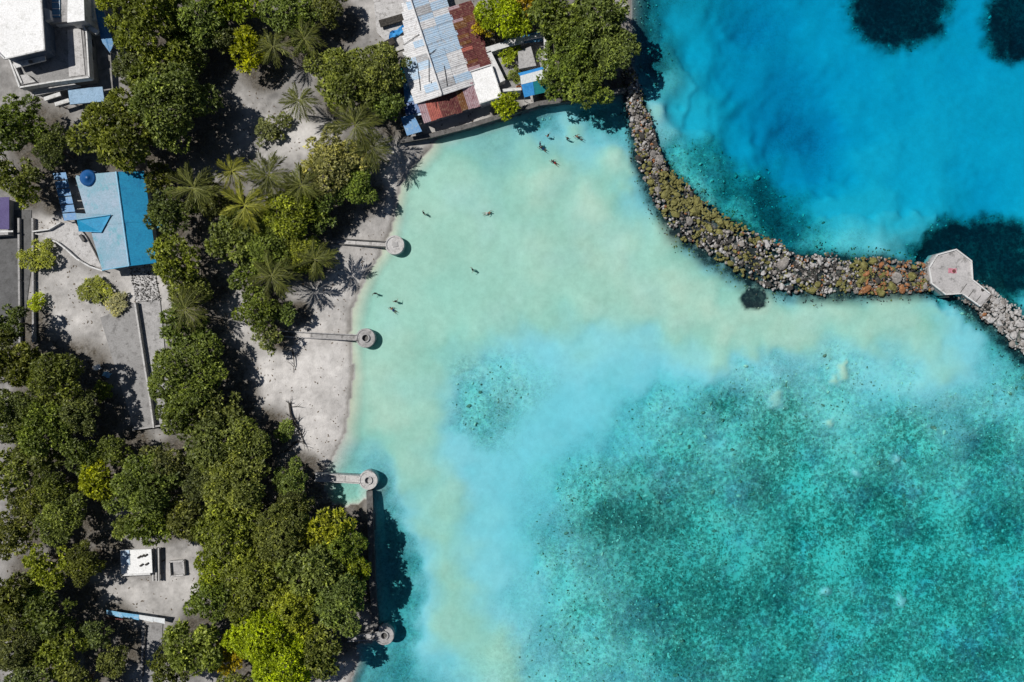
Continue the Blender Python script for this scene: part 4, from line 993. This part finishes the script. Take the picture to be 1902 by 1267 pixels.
# walled courtyard
cy_ = thing('courtyard_wall', 'white courtyard wall with a low grey roof right of the corrugated shed', 'wall', W(950, 120, 0))
for a, b, t in (((898,95),(972,72),1.1),((972,72),(1010,64),.5),((905,97),(932,152),1.4),((932,168),(968,165),.5),((1012,66),(1018,150),.5)):
    part(MB().wallpx(a, b, t, GZ-.6, 3.0), 'wall_section', M['white_wall'], cy_, cy_)
part(MB().pp([(962,96),(986,86),(996,122),(964,128)], GZ-.6, 2.9), 'grey_roof_block', M['concrete'], cy_, cy_)
part(MB().pp([(936,74),(1002,58),(1008,76),(960,82)], 2.3, 2.42), 'glass_roof', M['glass_blue'], cy_, cy_)
cf = MB().pp([(908,100),(1010,72),(1016,160),(932,180)], GZ-.8, GZ+.12).build('courtyard_floor', M['paving']); cf['kind'] = 'structure'
cn = thing('blue_canopy', 'blue canopy with a white valance beside the courtyard', 'canopy', W(990, 155, 0))
R0 = W(966,141,4.1); R1 = W(1012,128,4.1)
part(MB().slab([W(962,136,3.4), W(1008,124,3.4), R1, R0], .05), 'rear_slope', M['cloth_blue'], cn, cn)
part(MB().slab([R0, R1, W(1014,146,3.7), W(968,157,3.7)], .05), 'white_stripe', M['cloth_white'], cn, cn)
part(MB().slab([W(968,157.5,3.68), W(990,152,3.68), W(993,176,3.0), W(974,181,3.0)], .05), 'blue_slope', M['cloth_blue'], cn, cn)
part(MB().slab([W(990.5,152,3.68), W(1014,146.5,3.68), W(1020,170,3.0), W(993.5,176,3.0)], .05), 'teal_slope', M['cloth_teal'], cn, cn)
for x, y in ((966,140),(1009,127),(975,179),(1017,170)):
    p = W(x, y, 3.0); part(MB().tube([(p.x, p.y, GZ-.8), (p.x, p.y, 3.0)], [.06, .06], 6), 'post', M['white_wall'], cn, cn)
p = W(964, 165, 1.4)
ch = thing('orange_crate', 'small orange crate beside the blue canopy', 'crate', (p.x, p.y, GZ))
MB().box((0,0,.05), (1.0,.8,.1)).build('base', M['orange'], ch)
for x, y, sx, sy in ((0,.38,1.0,.05),(0,-.38,1.0,.05),(.48,0,.05,.7),(-.48,0,.05,.7)): MB().box((x,y,.36), (sx,sy,.5)).build('side', M['orange'], ch)

# ------------------------------------------------------------------ blue-roofed house
bh = thing('blue_roofed_house', 'house with a two-tone blue gable roof and a small dormer', 'house', W(220, 410, 0))
E = 4.0; RZ = 5.7
Rt, Rb = W(216,319,RZ), W(240,494,RZ); Lt, Lb = W(139,326,E), W(190,502,E); Qt, Qb = W(268,318,E), W(291,488,E)
wl_ = [W(x, y, E-.1)[:2] for x, y in ((146,330),(262,322),(284,484),(194,496))]
part(MB().prism(wl_, GZ-.7, E-.15), 'wall', M['white_wall'], bh, bh)
nS = 11
for side, (T0, B0, mt) in (('left', (Lt, Lb, 'roof_pale_blue')), ('right', (Qt, Qb, 'roof_blue'))):
    for k in range(nS):
        t0, t1 = k/nS, (k+1)/nS
        a, b, c, d = Rt.lerp(Rb, t0), Rt.lerp(Rb, t1), T0.lerp(B0, t1), T0.lerp(B0, t0)
        lift = Vector((0, 0, .02*(k % 2)+.012*((k*7) % 3)))
        part(MB().slab([a+lift, b+lift, c+lift, d+lift], .09), 'roof_panel', M[mt], bh, bh)
part(MB().tube([Rt, Rb], [.17, .17], 8), 'ridge_cap', M['ridge_blue'], bh, bh)
part(MB().tube([Lb+Vector((0,0,.03)), Rb+Vector((0,0,.03))], [.09, .09], 6), 'verge', M['ridge_blue'], bh, bh)
part(MB().tube([Qb+Vector((0,0,.03)), Rb+Vector((0,0,.03))], [.09, .09], 6), 'verge', M['roof_blue'], bh, bh)
dA = W(206,399,5.55); dB = W(143,408,5.2)
d1 = W(140,396,4.35); d2 = W(146,430,4.2); d3 = W(188,432,4.85); d4 = W(192,398,4.95)
dm = part(MB().slab([dA, dB, d2, d3], .07), 'dormer', M['roof_blue'], bh, bh)
part(MB().slab([dA, d4, d1, dB], .07), 'dormer_slope', M['roof_pale_blue'], dm, bh)
part(MB().tube([dA+Vector((0,0,.05)), dB+Vector((0,0,.05))], [.1, .1], 6), 'dormer_ridge', M['ridge_blue'], dm, bh)
part(MB().slab([W(292,408,3.6), W(305,404,3.5), W(303,418,3.4), W(292,424,3.5)], .08), 'side_porch_roof', M['roof_blue'], bh, bh)
for k in range(3):
    p = W(165+k*20, 500-k*1, 2.4)
p = W(162, 330, 5.0)
tk = thing('water_tank', 'round dark blue water tank at the upper corner of the blue roof', 'water tank', (p.x, p.y, GZ))
MB().lathe((0,0,0), [(1.5, -.3), (1.5, 3.5), (1.44, 3.75), (1.2, 3.9), (.42, 3.98), (.4, 4.08), (.02, 4.08)], 28).build('tank', M['tank_blue'], tk, True)
for z in (.8, 1.7, 2.6): MB().lathe((0,0,z), [(1.53, -.06), (1.56, 0), (1.53, .06), (1.2, .06)], 28).build('hoop', M['tank_blue'], tk)
lt = thing('side_shelter', 'narrow blue-grey shelter with slatted roof left of the blue house', 'shelter', W(112, 365, 0))
for k in range(6):
    y0 = 322+k*15; x0 = 98+k*3.6
    part(MB().slab([W(x0, y0, 2.9), W(x0+24, y0-2, 3.1), W(x0+27, y0+11, 3.1), W(x0+3, y0+13, 2.9)], .06), 'roof_slat', M['sheet_blue'], lt, lt)
for x, y in ((100,326),(124,322),(118,408),(140,404)):
    p = W(x, y, 2.9); part(MB().tube([(p.x, p.y, GZ-.5), (p.x, p.y, 2.9)], [.07, .07], 6), 'post', M['dark_timber'], lt, lt)
te = thing('curved_terrace', 'pale concrete terrace with a curved parapet left of the blue house', 'terrace', W(130, 450, 0))
TP = [(62,434),(90,430),(112,416),(138,412),(160,440),(190,498),(168,492),(142,478),(122,460),(104,446),(84,440)]
part(MB().pp(TP, GZ-.6, 1.75), 'floor', M['concrete_pale'], te, te)
CV = [(60,430),(90,426),(112,413)]
for a, b in zip(CV[:-1], CV[1:]): part(MB().wallpx(a, b, .22, GZ-.4, 2.35), 'parapet', M['white_wall'], te, te)
CV = [(84,442),(104,449),(122,463),(142,481),(166,495),(190,503)]
for a, b in zip(CV[:-1], CV[1:]): part(MB().wallpx(a, b, .24, GZ-.4, 2.45), 'parapet', M['white_wall'], te, te)
p = W(152,442,2.2); part(MB().box((p.x, p.y, 2.0), (1.3, .5, .5), -1.0), 'bench', M['concrete_dark'], te, te)

# ------------------------------------------------------------------ concrete yard with a low wall, rubble strip
def slabpx(name, poly, z0, z1, mat): 
    o = MB().pp(poly, z0, z1).build(name, mat); o['kind'] = 'structure'; return o
slabpx('yard_pavement', [(186,590),(250,563),(284,794),(249,797),(216,690)], GZ-.6, GZ+.34, M['paving'])
slabpx('side_pavement', [(253,562),(297,557),(319,788),(287,793)], GZ-.6, GZ+.29, M['concrete'])
slabpx('rubble_bed', [(238,500),(286,496),(296,556),(252,561)], GZ-.6, GZ+.31, M['concrete_pale'])
yw = thing('yard_wall', 'low concrete wall running down the middle of the concrete yard', 'wall', W(268, 680, 0))
P = [(250,562),(259,620),(268,680),(277,735),(285,795)]
for a, b in zip(P[:-1], P[1:]): part(MB().wallpx(a, b, .3, GZ-.4, 2.35), 'wall_section', M['concrete_pale'], yw, yw)
part(MB().wallpx((246,798), (318,788), .3, GZ-.4, 2.2), 'end_wall', M['concrete'], yw, yw)
rr = random.Random(12); V = []; F = []; off = 0
base = [rock_mesh(980+i, 1) for i in range(3)]
for _ in range(420):
    u, w = rr.random(), rr.random(); px = 239+47*u+12*w; py = 499-3*u+62*w; p = W(px, py, GZ+.3); m_ = base[rr.randrange(3)]; r = rr.uniform(.08, .26)
    R = Matrix.Rotation(rr.uniform(0, 6.28), 3, 'Z')
    for q in m_.vertices: V.append((R @ q.co)*r+Vector((p.x, p.y, GZ+.36)))
    F += [[off+i for i in pl_.vertices] for pl_ in m_.polygons]; off += len(m_.vertices)
me = pydata('rubble_strip', V, F); me.materials.append(M['rock_pale']); me.materials.append(M['rock_dark'])
me.polygons.foreach_set('material_index', [(i//80) % 3 == 0 for i in range(len(me.polygons))])
rb = link('rubble_strip', me); rb['kind'] = 'stuff'; tag(rb, 'loose pale rubble below the blue house', 'rubble')

# lane on the left edge, wires on poles, lilac roof
slabpx('lane', [(-60,392),(58,390),(60,480),(40,640),(-60,640)], GZ-.6, GZ+.22, M['asphalt'])
for lab, x0, x1 in (('low kerb wall on the left side of the lane', 34, 36), ('low kerb wall on the right side of the lane', 60, 61)):
    c = W(x0, 520, 0); e = thing('lane_wall', lab, 'wall', (c.x, c.y, 0))
    for k in range(4): part(MB().wallpx((x0+(x1-x0)*k/4, 405+k*58), (x0+(x1-x0)*(k+1)/4, 405+(k+1)*58-1), .35, GZ-.4, 1.95), 'wall_section', M['concrete'], e, e)
ls = thing('lilac_shed', 'lilac-roofed shed cut by the left edge', 'shed', W(0, 405, 0))
part(MB().pp([(-50,372),(14,370),(15,436),(-50,440)], GZ-.6, 2.9), 'wall', M['concrete'], ls, ls)
part(MB().slab([W(-50,368,3.3), W(17,366,3.0), W(17,426,3.0), W(-50,424,3.3)], .1), 'roof', M['lilac'], ls, ls)
part(MB().slab([W(-50,430,2.95), W(24,428,2.9), W(24,431,2.9), W(-50,434,2.95)], .1), 'eave_board', M['white_wall'], ls, ls)

# ------------------------------------------------------------------ small hut, awning, path in the lower left
hut = thing('small_white_hut', 'small white flat-roofed hut beside the sandy courtyard', 'hut', W(256, 1045, 0))
part(MB().pp([(226,1026),(277,1024),(279,1068),(228,1070)], GZ-.6, 3.0), 'wall', M['white_wall'], hut, hut)
part(MB().pp([(223,1022),(281,1020),(283,1064),(225,1066)], 3.003, 3.2), 'roof', M['white_roof'], hut, hut)
part(MB().pp([(224,1023),(240,1022),(241,1050),(226,1052)], 3.203, 3.3), 'blue_roof_panel', M['sheet_pale_blue'], hut, hut)
for x, y in ((258,1035),(264,1033),(270,1032),(262,1050),(272,1048)):
    part(MB().wallpx((x-3, y+2), (x+3, y-2), .28, 3.203, 3.4), 'roof_clutter', M['dark_timber'], hut, hut)
for a, b in (((228,1071),(246,1070)),((254,1070),(276,1068))):
    part(MB().wallpx(a, b, .12, 1.3, 2.5), 'window', M['dark_glass'], hut, hut)
ln = thing('timber_rail', 'pale upright timber rails between the white hut and the trees', 'rail', W(287, 1050, 0))
for x in (283, 289, 294):
    part(MB().wallpx((x, 1018), (x+1, 1080), .22, 1.9, 2.3), 'rail', M['concrete_pale'], ln, ln)
    for y in (1022, 1050, 1078):
        p = W(x, y, 1.9); part(MB().tube([(p.x, p.y, GZ-.4), (p.x, p.y, 1.9)], [.08, .08], 6), 'post', M['dark_timber'], ln, ln)
sl = thing('concrete_trough', 'square grey concrete trough right of the white hut', 'trough', W(328, 1056, 0))
part(MB().pp([(314,1044),(340,1042),(342,1068),(316,1071)], GZ-.5, 1.5), 'floor', M['concrete'], sl, sl)
for a, b in (((314,1044),(340,1042)),((340,1042),(342,1068)),((342,1068),(316,1071)),((316,1071),(314,1044))):
    part(MB().wallpx(a, b, .25, GZ-.5, 2.0), 'side', M['concrete_pale'], sl, sl)
an = thing('striped_awning', 'long blue and white awning across the sandy courtyard', 'awning', W(252, 1145, 0))
segs = [(198,1133,228,1138,'awning_blue'),(228,1138,258,1142,'awning_blue'),(258,1142,284,1146,'cloth_white'),(284,1146,306,1149,'cloth_white')]
for x0, y0, x1, y1, mt in segs:
    part(MB().slab([W(x0,y0,2.9), W(x1,y1,2.9), W(x1,y1+10,2.5), W(x0,y0+8,2.5)], .05), 'cloth_panel', M[mt], an, an)
for x, y in ((199,1140),(250,1147),(304,1155)):
    p = W(x, y, 2.5); part(MB().tube([(p.x, p.y, GZ-.5), (p.x, p.y, 2.55)], [.05, .05], 6), 'pole', M['white_wall'], an, an)
part(MB().wallpx((196,1148), (228,1151), .2, 1.9, 2.1), 'red_rail', M['sheet_rust'], an, an)
slabpx('narrow_path', [(263,1158),(302,1158),(298,1255),(288,1300),(258,1300),(262,1240)], GZ-.6, GZ+.25, M['paving'])
pk = thing('path_kerb', 'thin dark kerb along the narrow path at the bottom', 'kerb', W(266, 1205, 0))
for k in range(4): part(MB().wallpx((270-k*1.4, 1162+k*24), (270-(k+1)*1.4, 1162+(k+1)*24-1), .2, GZ-.3, 1.75), 'kerb_stone', M['concrete_dark'], pk, pk)

# ------------------------------------------------------------------ small things on the sand
def plastic_chair(label, px, py, mat, rz):
    p = W(px, py, 1.6); e = thing('garden_chair', label, 'chair', (p.x, p.y, max(ground_at(p.x, p.y), 1.0)), rz)
    MB().box((0,0,.45), (.9,.85,.06)).build('seat', mat, e); MB().box((-.42,0,.85), (.07,.85,.8)).build('backrest', mat, e)
    for s in (-1, 1):
        MB().box((0, s*.44, .68), (.8,.08,.05)).build('armrest', mat, e)
        for q in (-1, 1): MB().box((q*.38, s*.38, .21), (.07,.07,.44)).build('leg', mat, e)
plastic_chair('white plastic chair beside the concrete yard', 183, 682, M['cloth_white'], .4)
plastic_chair('blue plastic chair next to the white one by the yard', 201, 696, M['awning_blue'], -.5)

def dead_branch(name, label, pts_px, seed, r0, nb, cat):
    rr = random.Random(seed); c = W(*pts_px[0], 0); zc = max(ground_at(c.x, c.y), .1)
    e = thing(name, label, cat, (c.x, c.y, zc)); P3 = []
    for k, q in enumerate(pts_px):
        w = W(*q, 1.0); g = max(ground_at(w.x, w.y), .1); P3.append(Vector((w.x, w.y, g+.12+.35*math.sin(math.pi*k/(len(pts_px)-1)))) - e.location)
    n = len(P3); MB().tube(P3, [r0*(1-.75*i/(n-1)) for i in range(n)], 7).build('limb', M['dead_wood'], e, True)
    for i in range(nb):
        k = rr.randrange(0, n-1); s = P3[k].lerp(P3[k+1], rr.random()); a = rr.uniform(0, 6.28); L = rr.uniform(.8, 2.4)
        d = Vector((math.cos(a), math.sin(a), rr.uniform(.0, .45))); side = Vector((-d.y, d.x, 0))*rr.uniform(-.35, .35)
        m_ = MB(); q1 = s+d*L*.5+side*L*.3; q2 = s+d*L+side*L; q2.z = max(q2.z*.6, .05)
        m_.tube([s, q1, q2], [r0*.38, r0*.25, r0*.07], 5)
        for _ in range(2):
            a2 = a+rr.uniform(-1, 1); m_.tube([q1, q1+Vector((math.cos(a2), math.sin(a2), rr.uniform(-.05, .3)))*L*.5], [r0*.18, r0*.05], 4)
        m_.build('twig', M['dead_wood'], e, True)
dead_branch('fallen_tree', 'fallen dead tree with bare twisted branches on the beach', [(538,748),(541,768),(548,785),(556,800),(566,826)], 2, .22, 16, 'dead tree')
dead_branch('dry_branch_pile', 'dry branches tangled at the edge of the lower grove', [(555,818),(530,838),(500,850),(475,868)], 3, .15, 26, 'branches')
dead_branch('bare_branches', 'bare branches beside the landward end of the third jetty', [(470,920),(500,935),(535,925)], 4, .16, 18, 'branches')
dead_branch('driftwood_log', 'thin curved driftwood log lying on the sand below the second jetty', [(543,650),(547,665),(548,678),(545,692)], 5, .13, 2, 'driftwood')

# ------------------------------------------------------------------ swimmers
def skin_body(name, verts, edges, radii):
    me = bpy.data.meshes.new(name); me.from_pydata(verts, edges, []); o = bpy.data.objects.new(name, me); COL.objects.link(o)
    sk = o.modifiers.new('skin', 'SKIN'); sk.use_smooth_shade = True
    for i, r in enumerate(radii): me.skin_vertices[0].data[i].radius = r if isinstance(r, tuple) else (r, r)
    me.skin_vertices[0].data[0].use_root = True
    ss = o.modifiers.new('sub', 'SUBSURF'); ss.levels = 1; ss.render_levels = 1
    dg = bpy.context.evaluated_depsgraph_get(); out = bpy.data.meshes.new_from_object(o.evaluated_get(dg)); bpy.data.objects.remove(o)
    out.polygons.foreach_set('use_smooth', [True]*len(out.polygons)); return out
def person_meshes(pose):
    """x forward; prone swimmer or wader, pelvis at origin"""
    if pose == 'prone':
        J = dict(pel=(0,0,0), bel=(.2,0,.02), che=(.44,0,.04), nec=(.6,0,.06), hd=(.72,0,.1), top=(.84,0,.1),
            sl=(.5,.19,.05), el=(.74,.36,.0), wl=(.98,.32,-.02), fl=(1.14,.3,-.02), sr=(.5,-.19,.05), er=(.32,-.46,.0), wr=(.14,-.58,-.05), fr=(.0,-.62,-.05),
            hl=(-.06,.1,-.02), kl=(-.48,.16,-.06), al=(-.88,.2,-.02), tl=(-1.04,.21,.02), hr=(-.06,-.1,-.02), kr=(-.46,-.2,-.1), ar=(-.84,-.22,-.04), tr=(-1.0,-.22,-.02))
    else:
        J = dict(pel=(0,0,0), bel=(.01,0,.2), che=(.02,0,.42), nec=(.03,0,.58), hd=(.05,0,.7), top=(.05,0,.82),
            sl=(.02,.2,.5), el=(.06,.42,.3), wl=(.3,.46,.2), fl=(.44,.44,.2), sr=(.02,-.2,.5), er=(.0,-.46,.34), wr=(.22,-.6,.22), fr=(.34,-.66,.22),
            hl=(0,.1,-.05), kl=(.1,.14,-.42), al=(-.08,.15,-.76), tl=(.12,.16,-.83), hr=(0,-.1,-.05), kr=(.02,-.14,-.42), ar=(-.12,-.15,-.76), tr=(.08,-.17,-.83))
    R = dict(pel=(.15,.12), bel=(.14,.1), che=(.17,.11), nec=.06, hd=.105, top=.075, sl=.075, el=.05, wl=.038, fl=.03, sr=.075, er=.05, wr=.038, fr=.03, hl=.095, kl=.065, al=.042, tl=.035, hr=.095, kr=.065, ar=.042, tr=.035)
    ks = list(J); ix = {k: i for i, k in enumerate(ks)}
    Ed = [('pel','bel'),('bel','che'),('che','nec'),('nec','hd'),('hd','top'),('che','sl'),('sl','el'),('el','wl'),('wl','fl'),('che','sr'),('sr','er'),('er','wr'),('wr','fr'),('pel','hl'),('hl','kl'),('kl','al'),('al','tl'),('pel','hr'),('hr','kr'),('kr','ar'),('ar','tr')]
    body = skin_body('body', [J[k] for k in ks], [(ix[a], ix[b]) for a, b in Ed], [R[k] for k in ks])
    hd = Vector(J['hd']); tp_ = Vector(J['top']); m_ = MB(); c = hd.lerp(tp_, .55)-(Vector((0,0,0)) if pose != 'prone' else Vector((0,0,-.03)))
    m_.lathe((c.x-.015, c.y, c.z-.05), [(.125, -.03), (.13, .04), (.105, .11), (.05, .15), (.01, .155)], 14); hair = pydata('hair', m_.v, m_.f, True)
    m2 = MB()
    def ring_suit(path, rad): m2.tube(path, rad, 12)
    pe = Vector(J['pel']); ring_suit([pe.lerp(Vector(J['bel']), .75), pe, (Vector(J['hl'])+Vector(J['hr']))/2], [.15, .185, .17])
    for s in 'lr': ring_suit([Vector(J['h'+s]), Vector(J['h'+s]).lerp(Vector(J['k'+s]), .6)], [.125, .105])
    suit = pydata('swim_shorts', m2.v, m2.f, True)
    m3 = MB(); m3.tube([pe.lerp(Vector(J['bel']), .4), Vector(J['bel']), Vector(J['che']), Vector(J['che']).lerp(Vector(J['nec']), .6)], [.17, .17, .2, .11], 12)
    for s in 'lr': m3.tube([Vector(J['s'+s]), Vector(J['s'+s]).lerp(Vector(J['e'+s]), .55)], [.1, .075], 8)
    shirt = pydata('shirt', m3.v, m3.f, True)
    return body, hair, suit, shirt
PM = {p: person_meshes(p) for p in ('prone', 'wade')}
for p in PM.values(): p[0].materials.append(M['skin']); p[1].materials.append(M['hair'])
SW = [(1003,268,'wade',.3,'swim_blue','person in blue clothes wading at the head of the lagoon'),
      (1018,252,'wade',2.2,'swim_blue','person standing in tree shade at the head of the lagoon'),
      (1008,276,'prone',2.6,'swim_dark','person floating next to the wader in blue'),
      (1054,258,'wade',1.2,'swim_dark','person in dark clothes wading right of the group at the lagoon head'),
      (1075,255,'prone',2.7,'swim_dark','person swimming, farthest right at the head of the lagoon'),
      (1030,302,'prone',2.5,'swim_dark','person swimming outstretched below the group at the lagoon head'),
      (787,396,'wade',.6,'swim_dark','person wading near the beach above the first jetty'),
      (905,396,'prone',.2,'swim_dark','person swimming alone in the middle of the lagoon'),
      (878,501,'wade',3.6,'swim_dark','person wading alone right of the first jetty'),
      (735,560,'wade',2.0,'swim_dark','person wading above the second jetty, upper of a pair'),
      (730,576,'prone',2.4,'swim_dark','person swimming above the second jetty, lower of a pair'),
      (697,545,'wade',5.0,'swim_dark','person wading close to the shoreline above the second jetty')]
for iw, (px, py, pose, rz, cl, lab) in enumerate(SW):
    z = -.04 if pose == 'prone' else max(seabed_z(px, py)+.86, .15); p = W(px, py, z)
    b, h, s, sh = PM[pose]
    e = thing('person', lab, 'person', (p.x, p.y, z), rz, 'bathers in the lagoon'); e.scale = (.92,)*3
    for me, nme, mt in ((b, 'body', None), (h, 'hair', None), (s, 'swim_shorts', cl), (sh, 'shirt', cl)):
        if nme == 'shirt' and iw % 3 == 1 and 'clothes' not in lab: continue
        if nme == 'swim_shorts' and 'clothes' not in lab: mt = ('swim_dark', 'swim_red', 'swim_blue', 'swim_pale')[iw % 4]
        if nme in ('swim_shorts', 'shirt'):
            me = me.copy(); me.materials.append(M[mt])
        link(nme, me, None, e)

# ------------------------------------------------------------------ fallen leaves and beach wrack, uncountable
rl = np.random.default_rng(909); Vl = []; k = 0
cand = rl.uniform((0, 0), (1000, 1267), (60000, 2)); ci = np.clip(np.searchsorted(GX, (cand[:, 0]-951)*.1), 0, nx-1); cj = np.clip(np.searchsorted(GY, (633.5-cand[:, 1])*.1), 0, ny-1); cq = cj*nx+ci
wgt = np.where(land_m[cq], .10+.5*(fbm(cand[:, 0]/30, cand[:, 1]/30, 611) > .55)+.6*(np.abs(ds[cq]-1.6-.5*np.sin(cand[:, 1]/19)) < .22), 0)*(ds[cq] > .5)
sel = np.where(rl.random(60000) < wgt*.32)[0]
P0 = np.column_stack([(cand[sel, 0]-951)*.1, (633.5-cand[sel, 1])*.1, zz[cq[sel]]+.03]); n_ = len(sel); an_ = rl.uniform(0, 6.28, n_); L_ = rl.uniform(.10, .30, n_)
dx = np.column_stack([np.cos(an_), np.sin(an_), rl.normal(0, .15, n_)])*L_[:, None]; dy = np.column_stack([-np.sin(an_), np.cos(an_), rl.normal(0, .15, n_)])*(L_*.5)[:, None]
Vq = np.stack([P0-dx, P0-dy*.8+(0, 0, .02), P0+dx, P0+dy*.8+(0, 0, .02)], 1).reshape(-1, 3)
lf = link('fallen_leaves', mesh_quads('fallen_leaves', Vq, rl.random(n_)*.6, M['dry_leaf'])); lf['kind'] = 'stuff'; tag(lf, 'dry leaves and wrack scattered over the sand', 'leaves')
